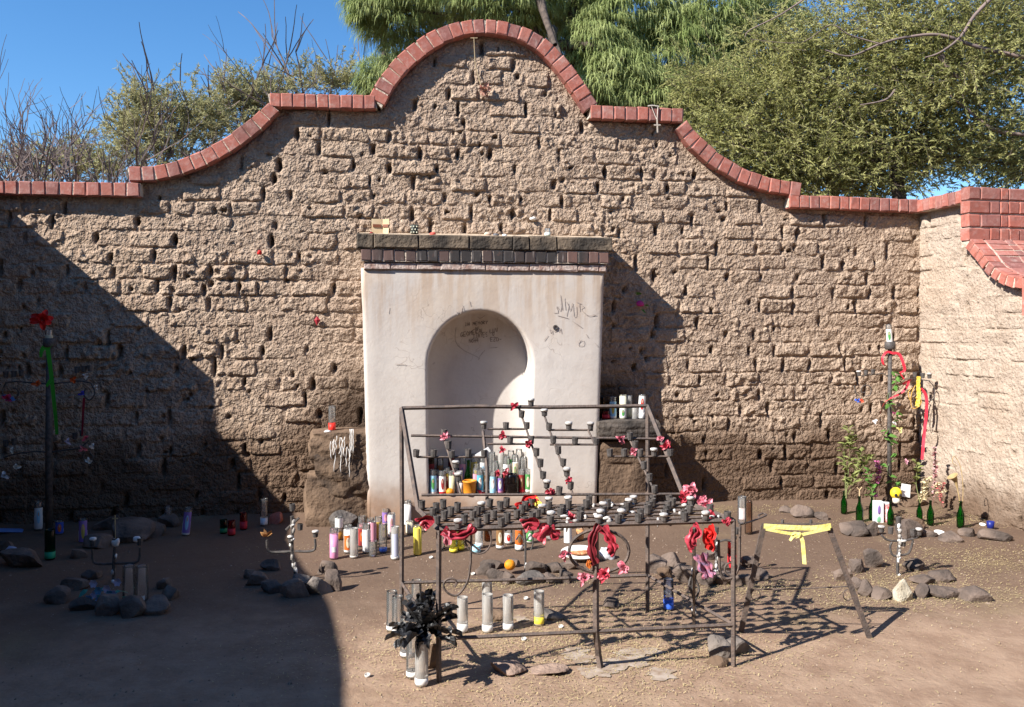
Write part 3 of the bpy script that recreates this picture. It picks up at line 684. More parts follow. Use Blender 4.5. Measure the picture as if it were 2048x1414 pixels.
# writing scratched and inked on the altar: strokes given in photo pixels, laid on the plaster
def strokes(name, lines, Y, wd, m, label):
    mb = MB()
    for ln in lines:
        p = [W(x, y, Y) for x, y in ln]; p = spline(p, 3) if len(p) > 2 else p
        mb.strip(p, wd, side=None)
    o = part(name, mb, m, altar); o['label'] = label
INK = mat('faded_ink', (.14, .11, .10), .9, (.30, .25, .23), 60)
SCR = mat('scratch', (.30, .245, .215), .95, (.46, .40, .36), 40)
GL = {  # simple hand lettering in a unit box
 'I': [[(.2, 1), (.8, 1)], [(.5, 1), (.5, 0)], [(.2, 0), (.8, 0)]], 'N': [[(0, 0), (0, 1), (1, 0), (1, 1)]], 'M': [[(0, 0), (.1, 1), (.5, .4), (.9, 1), (1, 0)]],
 'E': [[(1, 1), (0, 1), (0, 0), (1, 0)], [(0, .5), (.8, .5)]], 'O': [[(.5, 1), (0, .5), (.5, 0), (1, .5), (.5, 1)]], 'R': [[(0, 0), (0, 1), (.9, .8), (0, .5), (1, 0)]],
 'Y': [[(0, 1), (.5, .5), (1, 1)], [(.5, .5), (.4, 0)]], 'F': [[(1, 1), (0, 1), (0, 0)], [(0, .5), (.7, .5)]], 'G': [[(1, .9), (.4, 1), (0, .5), (.5, 0), (1, .4), (.6, .4)]],
 'L': [[(0, 1), (0, 0), (1, 0)]], 'U': [[(0, 1), (.1, .1), (.9, .1), (1, 1)]], 'V': [[(0, 1), (.5, 0), (1, 1)]], 'A': [[(0, 0), (.5, 1), (1, 0)], [(.2, .4), (.8, .4)]],
 'S': [[(1, .9), (.2, .9), (.2, .55), (.9, .45), (.8, .05), (0, .1)]], 'T': [[(0, 1), (1, 1)], [(.5, 1), (.5, 0)]], 'H': [[(0, 1), (0, 0)], [(1, 1), (1, 0)], [(0, .5), (1, .5)]],
 'Z': [[(0, 1), (1, 1), (0, 0), (1, 0)]], 'D': [[(0, 0), (0, 1), (1, .6), (.8, .1), (0, 0)]], 'J': [[(.2, 1), (1, 1)], [(.7, 1), (.7, .1), (.1, .15)]], '1': [[(.5, 1), (.5, 0)]], '4': [[(.7, 0), (.7, 1), (0, .4), (1, .4)]], '-': [[(.1, .4), (.9, .4)]]}
def letters(txt, x, y, adv, h, slope=0.):
    out = []
    for i, ch in enumerate(txt):
        for st in GL.get(ch, []): out.append([(x+i*adv+a*adv*.68+rnd(-.3, .3), y-b*h+(i*adv+a*adv)*slope+rnd(-.3, .3)) for a, b in st])
    return out
ink = letters('IN MEMORY', 930, 652, 5.2, 6.5, -.09)+letters('OF', 950, 660, 5, 5, -.1)+letters('GEOMERAL', 921, 675, 6.1, 9, -.22)+letters('LUV', 980, 666, 5.8, 8, -.15)
ink += letters('IJAYES', 946, 677, 5.0, 9, -.12)+letters('U', 985, 671, 5, 7)+letters('NOH4', 938, 686, 5, 8, -.08)+letters('EZD-', 981, 683, 6, 8, -.05)
strokes('inscription', ink, NY-.006, .0042, INK, 'handwritten inscription in dark ink on the niche back')
heart = [[(955, 633), (960, 637), (970, 631)], [(912, 655), (910, 675), (915, 690), (930, 702), (955, 714), (959, 718)], [(970, 700), (960, 712), (957, 720)], [(979, 696), (995, 695)]]
strokes('heart_scratch', heart, NY-.006, .004, SCR, 'large heart outline scratched on the niche back')
scr = [[(1113, 613), (1116, 625), (1108, 626)], [(1114, 612), (1122, 622), (1121, 592)], [(1121, 590), (1125, 620)], [(1129, 596), (1131, 620)], [(1127, 598), (1136, 610), (1133, 632)], [(1136, 606), (1140, 622), (1145, 606), (1147, 630), (1152, 632), (1152, 612)],
       [(1153, 604), (1163, 608)], [(1158, 606), (1159, 622)], [(1165, 612), (1168, 614), (1162, 618), (1174, 630), (1182, 631), (1190, 628)], [(1184, 631), (1193, 630)], [(1115, 631), (1126, 634), (1137, 637)], [(1145, 642), (1155, 649), (1164, 655)],
       [(1100, 658), (1101, 666), (1104, 660), (1105, 668)], [(1118, 664), (1121, 656), (1123, 667)], [(1108, 663), (1113, 663)], [(1190, 686), (1195, 692)], [(1155, 684), (1166, 680), (1166, 690), (1156, 690), (1160, 678)], [(1172, 668), (1176, 675)],
       [(915, 630), (912, 622)], [(921, 628), (923, 614)], [(927, 621), (925, 610)], [(941, 612), (939, 602)], [(790, 728), (812, 729)], [(776, 626), (778, 614)], [(1088, 681), (1096, 671)]]
strokes('scratched_graffiti', scr, AY-.0045, .0045, SCR, 'lettering scratched into the plaster right of the arch')
rg = MB(); c_ = W(1111, 655, AY-.008); rg.tube([c_+Vector((.018*math.cos(a), 0, .018*math.sin(a))) for a in np.linspace(0, 2*math.pi, 13).tolist()], .005, 5); part('iron_ring', rg, CUPM, altar)

# ------------------------------------------------------------------ pedestals of mud and stone on both sides of the altar
def lumpy(mb, x0, x1, y0, y1, z0, z1, amp, n=14, seed=0, round_=.35):
    c = Vector(((x0+x1)/2, (y0+y1)/2, (z0+z1)/2)); vs = []; fs = []
    rw = [0]; 
    for s in range(6):
        for i in range(n+1):
            for j in range(n+1):
                u, v_ = 2*i/n-1, 2*j/n-1; p = [(1, u, v_), (-1, -u, v_), (-u, 1, v_), (u, -1, v_), (u, v_, 1), (u, -v_, -1)][s]
                q = Vector(p); ln = max(abs(q.x), abs(q.y), abs(q.z)); l2 = q.length; q = q*(1-round_)+q.normalized()*round_*1.25
                k = 1+amp*float(fbm(q.x*2.1+seed+q.z*1.2, q.y*2.1+seed*1.7-q.z*2.3, 3))+.35*amp*float(fbm(q.x*7+seed+q.z*3, q.y*7-q.z*6, 2))
                vs.append((c.x+q.x*k*(x1-x0)/2, c.y+q.y*k*(y1-y0)/2, c.z+q.z*(1+(k-1)*.5)*(z1-z0)/2))
        b = s*(n+1)**2
        for i in range(n):
            for j in range(n): a = b+i*(n+1)+j; fs.append((a, a+n+1, a+n+2, a+1))
    mb.add(vs, fs)
SOOTMUD = mat('sooty_mud', (.050, .036, .028), .95, (.150, .100, .066), 6, .9, 28)
MUD = mat('brown_mud', (.095, .062, .041), .95, (.175, .117, .078), 5, .9, 28)
PYL = -.33; xl_, xr_ = W(618, 900, PYL).x, W(737, 900, PYL).x; ztl = W(680, 862, PYL+.1).z
pedL = thing('mud_pedestal', 'adobe mud pedestal streaked with white wax, left of the altar', 'pedestal', ((xl_+xr_)/2, -.17, 0))
mb = MB(); lumpy(mb, xl_-.03, xr_+.03, -.33, .12, -.12, ztl*.55, .14, 18, 3, .38); part('mud_base', mb, MUD, pedL, True)
mb = MB(); lumpy(mb, xl_+.04, xr_+.0, -.35, .12, ztl*.30, ztl*.80, .16, 18, 8, .35); part('mud_middle', mb, SOOTMUD, pedL, True)
mb = MB(); lumpy(mb, xl_+.0, xr_+.04, -.33, .12, ztl*.66, ztl, .13, 18, 14, .28); part('mud_top', mb, MUD, pedL, True)
PYR = -.36; xl_, xr_ = W(1204, 950, PYR).x, W(1298, 950, PYR).x
pedR = thing('stone_pedestal', 'mud pedestal capped by a dark stone slab, right of the altar', 'pedestal', ((xl_+xr_)/2, -.17, 0))
zs0, zs1 = W(1250, 874, PYR-.05).z, W(1250, 842, PYR-.05).z
mb = MB(); lumpy(mb, xl_-.02, xr_+.01, -.34, .05, -.08, zs0-.05, .09, 16, 21, .2); part('mud_base', mb, MUD, pedR, True)
mb = MB(); lumpy(mb, xl_-.02, xr_+.01, -.345, .04, (zs0)*.66, zs0-.045, .10, 14, 33, .25); part('mud_middle', mb, MUD, pedR, True)
mb = MB(); lumpy(mb, xl_+.02, xr_-.05, -.2, .05, zs0-.10, zs0+.02, .08, 10, 40, .2); part('mud_neck', mb, SOOTMUD, pedR, True)
mb = MB(); lumpy(mb, xl_-.05, xr_+.09, -.42, .05, zs0, zs1, .05, 16, 27, .15); part('top_slab', mb, mat('sooty_slab', (.035, .030, .027), .9, (.11, .09, .075), 9, .8, 30), pedR, True)
ZSLAB = zs1; ZPEDL = ztl
# runs of white wax down the pedestal face
wx = MB()
for k in range(13):
    x = rnd(658, 704); y = rnd(868, 900); y2 = y+rnd(8, 40)*(2 if k % 5 == 0 else 1)
    pts = [W(x+rnd(-2, 2), y+(y2-y)*i/5, -.385+.004*math.sin(i)) for i in range(6)]; wx.tube(pts, [.0025, .003, .0025, .003, .003, .004], 5)
for k in range(3):
    pts = [W(706-3*k+(i % 2), 858+i*8, -.365) for i in range(7)]; wx.tube(pts, .0035, 5)
wo = part('wax_runs', wx, WAX, pedL, True)
# ------------------------------------------------------------------ trees behind the wall
def limb(mb, p, d, L, r, rr, lvl, tips, curl=.25, split=3, grav=0., minr=.006, allpts=None, wob=.22):
    n = 5; pts = [p]; q = p.copy(); dd = d.normalized()
    for i in range(n):
        dd = (dd+Vector((rr.uniform(-1, 1), rr.uniform(-1, 1), rr.uniform(-1, 1)))*wob*.6+UP*grav).normalized(); q = q+dd*(L/n); pts.append(q)
    rs_ = [max(minr*.6, r*(1-.5*i/n)) for i in range(n+1)]; mb.tube(pts, rs_, 5 if r > .02 else 3, False)
    if allpts is not None: allpts.extend((x, lvl) for x in pts[1:])
    if lvl == 0: tips.append((q, dd)); return
    for k in range(split):
        u = rr.uniform(.35, 1.) if k else 1.; i = min(int(u*n), n-1); b = pts[i].lerp(pts[i+1], u*n-i); ax = Vector((rr.uniform(-1, 1), rr.uniform(-1, 1), rr.uniform(-.4, 1))).normalized()
        nd = (dd+ax*rr.uniform(.45, .95)).normalized(); limb(mb, b, nd, L*rr.uniform(.58, .82), max(minr, r*.58), rr, lvl-1, tips, curl, split, grav, minr, allpts, wob)
def tree_obj(name, label, base, group=None): return thing(name, label, 'tree', base, group)
def at_d(x, y, t): return CAM+ray(x, y)*t
def gp(x, t): q = at_d(x, HOR, t); return Vector((q.x, q.y, 0))
def bare_tree(x, t, lean, seed, H, label, lvl=5, tw=.28, n0=4, spread=.55):
    rr = random.Random(seed); b = gp(x, t); o = tree_obj('bare_tree', label, b, 'bare trees behind the wall'); tips = []; trunk = MB(); hz_ = H*.36; k = b+UP*hz_+RGT*lean*.3; trunk.tube(spline([b-UP*.1, b.lerp(k, .5)+RGT*.06, k], 4), [.10, .095, .09, .085, .08, .075, .07, .065, .06], 8, False); part('trunk', trunk, BARK, o, True)
    mb = MB()
    for i in range(n0):
        d = Vector((rr.uniform(-1, 1)*spread, rr.uniform(-.5, .5)*spread, 1))+RGT*lean*rr.uniform(.2, .6); limb(mb, k-UP*rr.uniform(0, hz_*.2), d, H*.27, .042, rr, lvl, tips, split=3, minr=.0038, wob=tw, grav=.03)
    part('branches', mb, TWIG, o)
def cards(mb, p, d, L, wd, rr):            # one narrow leaf
    s_ = d.cross(Vector((rr.uniform(-1, 1), rr.uniform(-1, 1), rr.uniform(-1, 1))))
    if s_.length < 1e-4: return
    s_.normalize(); mb.add([p-s_*wd*.3, p+s_*wd*.3, p+d*L*.55+s_*wd*.5, p+d*L, p+d*L*.55-s_*wd*.5], [(0, 1, 2, 3, 4)])
# feathery evergreen with drooping sprays
def drooping_tree(x, t, lobes, label, seed, m, trunkr=.22, group=None, limbs=(), dens=1.9):
    rr = random.Random(seed); b = gp(x, t); o = tree_obj('feathery_evergreen', label, b, group); tr = MB(); top = at_d(x+25, 90, t); tr.tube(spline([b-UP*.1, b.lerp(top, .4)+RGT*.15, b.lerp(top, .75)-RGT*.08, top, top+UP*1.5], 4), [trunkr*(1-.045*i) for i in range(17)], 9, False); part('trunk', tr, BARK, o, True)
    br = MB()
    for (x0, y0), (x1, y1), dz in limbs: lm = MB(); a = at_d(x0, y0, t+dz); c = at_d(x1, y1, t+dz*1.4-.5); lm.tube(spline([a, a.lerp(c, .5)+UP*.1+RGT*rr.uniform(-.1, .1), c], 4), [.09, .085, .08, .07, .06, .055, .05, .045, .04], 6, False); part('limb', lm, BARK, o, True)
    mb = MB()
    for lx, ly, rx_, ry_, dz, cnt in lobes:
        c = at_d(lx, ly, t+dz); k = (t+dz)/F; RX, RY, RZ = rx_*k, min(rx_*k, 1.1), ry_*k
        br.tube([top-UP*rr.uniform(.2, 2), top.lerp(c, .6)+UP*.1, c], [.05, .035, .02], 5, False)
        for i in range(int(cnt*dens)):
            while True:
                v = Vector((rr.uniform(-1, 1), rr.uniform(-1, 1), rr.uniform(-1, 1)))
                if .25 < v.length < 1: break
            v = v*(.55+.45*v.length)/max(v.length, .01)*min(1, v.length+.25) if rr.random() < .6 else v
            p = c+Vector((v.x*RX, v.y*RY, v.z*RZ)); out = Vector((v.x, v.y, .25+max(v.z, 0)*.6)); out = (out+Vector((rr.uniform(-.4, .4), rr.uniform(-.4, .4), rr.uniform(-.2, .3)))).normalized()
            tip = p+out*.14
            for s_ in range(20):
                dd = (out*rr.uniform(.25, 1.)+Vector((rr.uniform(-.55, .55), rr.uniform(-.55, .55), rr.uniform(-.15, .25)))).normalized(); L = rr.uniform(.16, .34); q0 = p+dd*rr.uniform(0, .06); q1 = q0+dd*L*.45-UP*L*.06; q2 = q1+dd*L*.30-UP*L*.30; q3 = q2+dd*L*.10-UP*L*.42; wd = rr.uniform(.007, .013); sd_ = dd.cross(UP); sd_ = sd_.normalized() if sd_.length > .05 else RGT; sd_ = (sd_*.8+FWD*rr.uniform(-.6, .6)).normalized()
                mb.add([q0-sd_*wd*.35, q0+sd_*wd*.35, q1-sd_*wd*.5, q1+sd_*wd*.5, q2-sd_*wd*.5, q2+sd_*wd*.5, q3], [(0, 1, 3, 2), (2, 3, 5, 4), (4, 5, 6)])
    part('branches', br, BARK, o, True); part('crown', mb, m, o)
TAM = leafmat('tamarisk', (.19, .245, .08), (.42, .46, .20), 1.6, .35)
TAM2 = leafmat('tamarisk_yellow', (.10, .135, .03), (.23, .235, .075), 1.6, .35)
drooping_tree(1120, 13.5, [(800, 30, 90, 60, .6, 150), (740, 10, 45, 45, .3, 70), (820, 110, 40, 50, .8, 50), (900, -20, 120, 60, .2, 190), (1010, 10, 110, 60, 0, 190), (1120, -10, 110, 60, .3, 190), (1090, 60, 60, 45, .9, 60), (1200, 90, 70, 65, -.2, 150), (1260, 30, 100, 70, .2, 200), (1235, 170, 80, 60, -.4, 170), (1300, 200, 90, 50, -.2, 170), (1350, 110, 110, 80, .2, 240), (1440, 30, 120, 70, .4, 220), (1420, 180, 90, 70, .2, 160), (1520, 90, 110, 90, .8, 180), (1180, 215, 50, 40, .3, 60)],
    'big feathery drooping evergreen rising behind the arched wall top', 4, TAM, limbs=[((1080, -10), (1110, 90), -.6), ((1105, 60), (1130, 130), -.5), ((1120, 90), (1250, 120), -.2)])
drooping_tree(745, 17, [(752, 160, 32, 38, 0, 60), (775, 130, 25, 25, .2, 30), (738, 185, 25, 20, .2, 24), (790, 170, 30, 40, .4, 40)], 'small feathery green treetop peeping over the shoulder left of the arch', 8, TAM, .12)
# olive acacia with pale branches on the right
def acacia(x, t, label, lobes, seed, m, branches=(), lsize=.055, per=230):
    rr = random.Random(seed); b = gp(x, t); o = tree_obj('acacia_tree', label, b); mb = MB(); br = MB(); tr = MB(); k = at_d(x, 330, t); tr.tube(spline([b-UP*.1, b.lerp(k, .5)+RGT*.2, k], 4), [.13-.006*i for i in range(9)], 8, False); part('trunk', tr, BARK, o, True)
    for pts, r0, dz in branches:
        P = spline([at_d(px_, py_, t-.4+dz) for px_, py_ in pts], 6); lm = MB(); lm.tube(P, [r0*(1-.75*i/len(P)) for i in range(len(P))], 6, False); part('limb', lm, TWIG, o, True)
    for lx, ly, rx_, ry_, dz, cnt in lobes:
        c = at_d(lx, ly, t+dz); kk = (t+dz)/F; RX, RZ = rx_*kk, ry_*kk; RY = min(RX, .9); br.tube(spline([k, k.lerp(c, .5)+UP*.15, c], 3), [.035, .03, .025, .02, .016, .012, .01], 5, False)
        for i in range(int(cnt*1.9)):
            v = Vector((rr.gauss(0, .5), rr.gauss(0, .5), rr.gauss(0, .5))); p = c+Vector((v.x*RX, v.y*RY, v.z*RZ)); d0 = Vector((rr.uniform(-1, 1), rr.uniform(-1, 1), rr.uniform(-.6, .9))).normalized(); L = rr.uniform(.25, .60); q = p; br.tube([p, p+d0*L*.6, p+d0*L-UP*.03], [.004, .003, .0015], 3, False)
            for j in range(per//8):
                u = rr.random(); q = p+d0*L*u; d = (d0*.9+Vector((rr.uniform(-1, 1), rr.uniform(-1, 1), rr.uniform(-1., .5)))*.8).normalized(); cards(mb, q, d, lsize*rr.uniform(.5, 1.5), lsize*rr.uniform(.15, .3), rr)
    part('branches', br, BARK, o); part('crown', mb, m, o)
AC = leafmat('acacia_leaf', (.28, .29, .10), (.55, .53, .23), 2.5, .5)
acacia(1790, 11.3, 'olive acacia with pale twisting branches overhanging the wall corner', [(1500, 270, 95, 75, .3, 190), (1450, 210, 60, 50, .5, 90), (1560, 190, 90, 70, .2, 190), (1620, 290, 110, 70, .1, 240), (1700, 340, 110, 50, .1, 170), (1680, 200, 110, 80, .1, 240), (1790, 240, 120, 80, 0, 240), (1650, 90, 120, 70, .2, 200), (1780, 110, 120, 80, -.1, 240), (1900, 60, 120, 80, -.2, 240), (1900, 180, 120, 80, -.3, 240), (2000, 130, 110, 90, -.4, 240), (1990, 270, 110, 70, -.2, 200), (2040, 20, 90, 70, -.3, 140), (1780, 10, 120, 60, 0, 170), (1850, 310, 80, 40, .2, 80), (2060, 340, 60, 40, 0, 60), (1570, 330, 60, 40, .3, 80), (1430, 270, 60, 50, .4, 110), (1400, 170, 60, 50, .6, 80), (1480, 340, 60, 30, .3, 90), (1560, 365, 60, 25, .3, 80), (1650, 375, 70, 20, .3, 80), (1760, 370, 60, 25, .2, 60), (1560, 100, 80, 60, .3, 120)], 21, AC,
    [([(2070, 120), (1960, 95), (1880, 70), (1810, 75), (1760, 88), (1700, 112), (1650, 100)], .028, -.6), ([(2000, -20), (1950, 30), (1920, 75), (1880, 105), (1850, 115)], .026, -.7), ([(1880, 110), (1900, 140), (1930, 165)], .045, -.3), ([(1620, -10), (1560, 30), (1500, 60), (1490, 75)], .012, -.9), ([(1760, 88), (1700, 70), (1660, 50), (1600, 85), (1500, 78)], .010, -.7), ([(2060, 270), (1990, 260), (1930, 215), (1900, 190)], .03, -.2), ([(1790, 180), (1770, 200), (1720, 210)], .02, -.4)])
acacia(1660, 14.5, 'darker green brush growing low behind the right shoulder of the wall', [(1600, 330, 90, 60, .2, 110), (1720, 350, 90, 60, 0, 110), (1480, 300, 60, 60, .2, 80), (1530, 230, 80, 70, 0, 110), (1640, 240, 90, 60, 0, 110), (1830, 330, 60, 60, 0, 50), (2010, 340, 50, 50, 0, 50), (1880, 300, 80, 50, 0, 120), (1960, 320, 60, 50, 0, 90), (1400, 240, 60, 60, 0, 90), (1700, 300, 90, 60, 0, 120), (2060, 300, 60, 60, 0, 90), (1600, 150, 110, 80, 0, 150), (1800, 150, 110, 90, 0, 150), (1960, 120, 110, 90, 0, 150)], 33, leafmat('dark_brush', (.10, .125, .045), (.22, .24, .09), 3, .3), [], .06)
# hazy olive trees and bare ones on the left
PV = leafmat('palo_verde', (.28, .28, .13), (.46, .42, .23), 2.2, .4)
def hazy(x, t, label, lobes, seed, group=None):
    rr = random.Random(seed); b = gp(x, t); o = tree_obj('olive_tree', label, b, group); tr = MB(); k = at_d(x, 400, t); tr.tube(spline([b-UP*.1, b.lerp(k, .5)+RGT*.1, k], 3), [.11-.006*i for i in range(7)], 7, False); part('trunk', tr, BARK, o, True); br = MB(); mb = MB(); tips = []; al = []
    for lx, ly, rx_, ry_, dz, cnt in lobes:
        c = at_d(lx, ly, t+dz); kk = (t+dz)/F; limb(br, k, c-k, (c-k).length*.8, .04, rr, 2, tips, split=3, minr=.005)
        for i in range(cnt):
            v = Vector((rr.gauss(0, .48), rr.gauss(0, .48), rr.gauss(0, .48))); p = c+Vector((v.x*rx_*kk, v.y*rx_*kk, v.z*ry_*kk)); d0 = Vector((rr.uniform(-1, 1)*.8, rr.uniform(-1, 1)*.8, rr.uniform(-.2, 1.))).normalized(); L = rr.uniform(.25, .5); br.tube([p, p+d0*L], [.0035, .0015], 3, False)
            for j in range(34): q = p+d0*L*rr.random(); cards(mb, q, (d0*.5+Vector((rr.uniform(-1, 1), rr.uniform(-1, 1), rr.uniform(-.6, .8)))).normalized(), rr.uniform(.05, .10), .016, rr)
    part('branches', br, TWIG, o); part('crown', mb, PV, o)
hazy(330, 15, 'hazy olive tree behind the curve left of the arch', [(300, 220, 60, 50, 0, 170), (330, 290, 90, 50, .2, 190), (400, 240, 60, 50, .2, 150), (250, 300, 60, 50, .2, 120), (270, 250, 40, 40, .4, 70)], 5, 'hazy olive trees')
hazy(480, 16, 'hazy olive tree peaking behind the left coping shoulder', [(480, 190, 50, 40, 0, 150), (440, 250, 70, 50, .2, 150), (520, 220, 60, 40, .2, 130), (560, 185, 40, 25, .4, 60)], 6, 'hazy olive trees')
hazy(660, 17, 'small pinkish olive treetops between shoulder and arch', [(655, 165, 30, 30, 0, 60), (685, 160, 24, 26, .2, 45), (600, 165, 24, 28, .2, 35)], 7, 'hazy olive trees')
hazy(110, 16, 'low hazy olive shrub behind the straight coping', [(60, 335, 70, 25, 0, 90), (150, 320, 60, 40, .2, 120), (200, 340, 60, 25, 0, 80)], 9, 'hazy olive trees')
bare_tree(185, 10.2, -.5, 12, 4.6, 'leafless tree with fanned dark branches behind the straight coping', 4, .26, 4, .7)
bare_tree(60, 11.0, -.3, 15, 4.6, 'leafless tree leaning out past the frame behind the straight coping', 4, .26, 4, .7)
bare_tree(255, 11.5, .1, 18, 4.2, 'leafless tree with crooked branches before the hazy olive', 4, .3, 4, .5)
bare_tree(565, 12.0, 0, 25, 5.4, 'small leafless crown sticking up over the left coping shoulder', 4, .26, 3, .4)
# ------------------------------------------------------------------ the long candle rack
RL, RR, FL, FR, FM = G(803, 1237), G(1295, 1220), G(878, 1365), G(1467, 1333), G(1203, 1338)
ZR, ZF = 1.175, .70
KL = RL.lerp(FL, .5)+UP*ZF; KR = RR.lerp(FR, .5)+UP*ZF; TL = RL+UP*ZR; TRr = RR+UP*ZR
NSL = (TRr-TL).cross(KL-TL).normalized()
def SLP(x, y): return PL(x, y, TL, NSL)                  # on the sloping back of the rack
NFR = (FR-FL).cross(UP).normalized()
def FRP(x, y): return PL(x, y, FL, NFR)                  # on the upright front of the rack
def PLT(x, y): return G(x, y, ZF)                        # on the level tray
rack = thing('candle_rack', 'long rusty iron candle rack with sloping back and rows of black cups', 'candle rack', (RL+FR)/2)
def rbar(name, pts, r=.0075, n=4):
    mb = MB(); mb.tube(pts, r, n); return part(name, mb, STEEL, rack)
for a, z in ((RL, ZR), (RR, ZR), (FL, ZF), (FR, ZF)): rbar('leg', [a-UP*.02, a+UP*(z*.5)+RGT*rnd(-.003, .003), a+UP*z], .0125)
rbar('leg', [FM-UP*.02, G(1197, 1310, .06), FRP(1192, 1260), FRP(1191, 1064)], .0155)
rbar('leg', [G(1388, 1262), FRP(1388, 1062).lerp(PLT(1388, 1050), .5)], .0085)
rbar('top_rail', [TL, TL.lerp(TRr, .3)+UP*.006, TL.lerp(TRr, .6)-UP*.003, TRr], .011)
for a, b, c in ((TL, KL, FL+UP*ZF), (TRr, KR, FR+UP*ZF)): rbar('side_rail', [a, a.lerp(b, .5), b.lerp(a, .06), b, b.lerp(c, .1), c], .014)
rbar('tray_rail', [FL+UP*ZF, FR+UP*ZF], .0125); rbar('tray_rail', [KL, KR], .0095)
for q in (.2, .4, .6, .8): rbar('tray_rail', [KL.lerp(FL+UP*ZF, q), KR.lerp(FR+UP*ZF, q)], .0085)
for q in (.22, .5, .78): rbar('tray_rail', [KL.lerp(KR, q)-UP*.012, FL.lerp(FR, q)+UP*(ZF-.012)], .007)
Z_S = .2
for a, b in ((RL, RR), (FL, FR), (RL, FL), (RR, FR)): rbar('stretcher', [a+UP*Z_S, a.lerp(b, .5)+UP*(Z_S+rnd(-.004, .004)), b+UP*Z_S], .0095)
for (x0, y0), (x1, y1) in (((822, 871), (1327, 878)), ((843, 990), (1386, 988))): rbar('cross_bar', [SLP(x0, y0), SLP((x0+x1)/2, (y0+y1)/2), SLP(x1, y1)], .0075)
for (x0, y0), (x1, y1) in (((833, 914), (972, 914)), ((975, 858), (1050, 858)), ((975, 888), (1062, 888)), ((1096, 860), (1186, 860)), ((1100, 889), (1195, 889)), ((1216, 913), (1342, 913))):
    rbar('cross_bar', [SLP(x0, y0), SLP(x1, y1)], .006)
for pts in ([(1038, 816), (1060, 880), (1084, 950), (1096, 988)], [(1084, 818), (1106, 880), (1130, 945), (1146, 990)], [(886, 872), (900, 915), (914, 960), (922, 990)], [(1258, 876), (1284, 930), (1312, 988)], [(1176, 860), (1190, 890)]):
    rbar('rib', [SLP(x, y) for x, y in pts], .0065)
rbar('post', [PLT(974, 1012), SLP(974, 935), SLP(966, 862)], .009)
# candle cups, each a small black socket
CUP = MB(); CUP.lathe([(.0001, 0), (.014, 0), (.0155, .004), (.018, .040), (.0165, .041), (.0145, .012), (.0001, .012)], 9)
CUPME = CUP.data('candle_cup', smooth=False); CUPME.materials.append(CUPM)
GWAX = mat('sooty_wax', (.30, .28, .265), .55, (.60, .57, .54), 40); WXC = MB(); WXC.lathe([(.0001, .041), (.012, .044), (.0205, .041), (.021, .036), (.0195, .026), (.0180, .03)], 9); WXME = WXC.data('wax', smooth=True); WXME.materials.append(GWAX)
def cup(p, waxed=False, parent=None, s=1.):
    o = bpy.data.objects.new('candle_cup', CUPME); link(o, parent or rack, p); o.scale = (s, s, s*rnd(.9, 1.1)); o.rotation_euler = (rnd(-.06, .06), rnd(-.06, .06), rnd(0, 6))
    if waxed:
        w_ = bpy.data.objects.new('wax', WXME); link(w_, o, p); w_.location = (0, 0, 0)
    return o
for x, y, wx in [(1062, 812, 1), (1043, 835, 0), (1054, 858, 0), (1062, 888, 0), (1073, 912, 0), (1081, 934, 0), (1086, 957, 0), (1093, 976, 1), (1089, 832, 1), (1098, 860, 0), (1107, 886, 0), (1117, 908, 0), (1126, 932, 0), (1134, 952, 1), (1141, 978, 0),
                 (888, 874, 0), (897, 898, 0), (904, 916, 0), (911, 936, 1), (917, 962, 1), (832, 914, 0), (867, 914, 0), (936, 914, 0), (968, 914, 0), (967, 858, 1), (1012, 858, 0), (1020, 888, 0), (1138, 860, 1), (1181, 858, 1), (1150, 889, 0), (1192, 890, 0),
                 (1220, 913, 0), (1248, 913, 0), (1280, 913, 0), (1308, 912, 1), (1340, 912, 0), (1260, 880, 0), (1270, 896, 0), (1288, 938, 0), (1299, 962, 0), (1309, 986, 0), (1118, 990, 0)]: cup(SLP(x, y), wx)
for q in range(6):
    nrow = 13
    for k in range(nrow):
        a = KL.lerp(FL+UP*ZF, q/5); b = KR.lerp(FR+UP*ZF, q/5); u = (k+.5+(.25 if q % 2 else -.25)+rnd(-.15, .15))/nrow
        if random.random() < .1: continue
        p = a.lerp(b, u)+UP*.006; cup(p, random.random() < (.20 if u > .35 else .06))
# drips and puddles of white wax on the tray
for k in range(34):
    u = rnd(.3, .98); q = rnd(0, 1); p = KL.lerp(KR, u).lerp((FL.lerp(FR, u)+UP*ZF), q); mb = MB()
    if k % 2: mb.tube([p+UP*.012, p+UP*.002+RGT*rnd(-.006, .006), p-UP*rnd(.01, .05)], [.006, .008, .003], 5)
    else: mb.blob(p+UP*.012, rnd(.012, .028), rnd(.01, .016), rnd(.005, .012), .3, 1, seed=k)
    part('wax_drip', mb, GWAX, rack, True)
# scrolls and ring on the front
rbar('scroll', spline([FRP(x, y) for x, y in ((943, 1062), (942, 1100), (941, 1130), (934, 1165), (915, 1190), (896, 1186), (887, 1172), (892, 1160), (905, 1157), (913, 1165), (909, 1174))], 4), .0055, 5)
rbar('scroll', spline([FRP(957+26*math.cos(a), 1079+29*math.sin(a)) for a in np.linspace(-2.6, 3.1, 12).tolist()]+[FRP(948, 1092), FRP(958, 1100)], 3), .005, 5)
rbar('ring', spline([FRP(1198+60*math.cos(a), 1102+43*math.sin(a)) for a in np.linspace(0, 2*math.pi, 17).tolist()], 3), .008, 5)
rbar('scroll', spline([FRP(x, y) for x, y in ((1480, 1052), (1479, 1100), (1478, 1130), (1468, 1152), (1450, 1157), (1440, 1142), (1438, 1110), (1437, 1080))], 4), .007, 5)
rbar('scroll', spline([FRP(1462+13*math.cos(a), 1138+13*math.sin(a)) for a in np.linspace(-1, 4.6, 9).tolist()], 3), .005, 5)
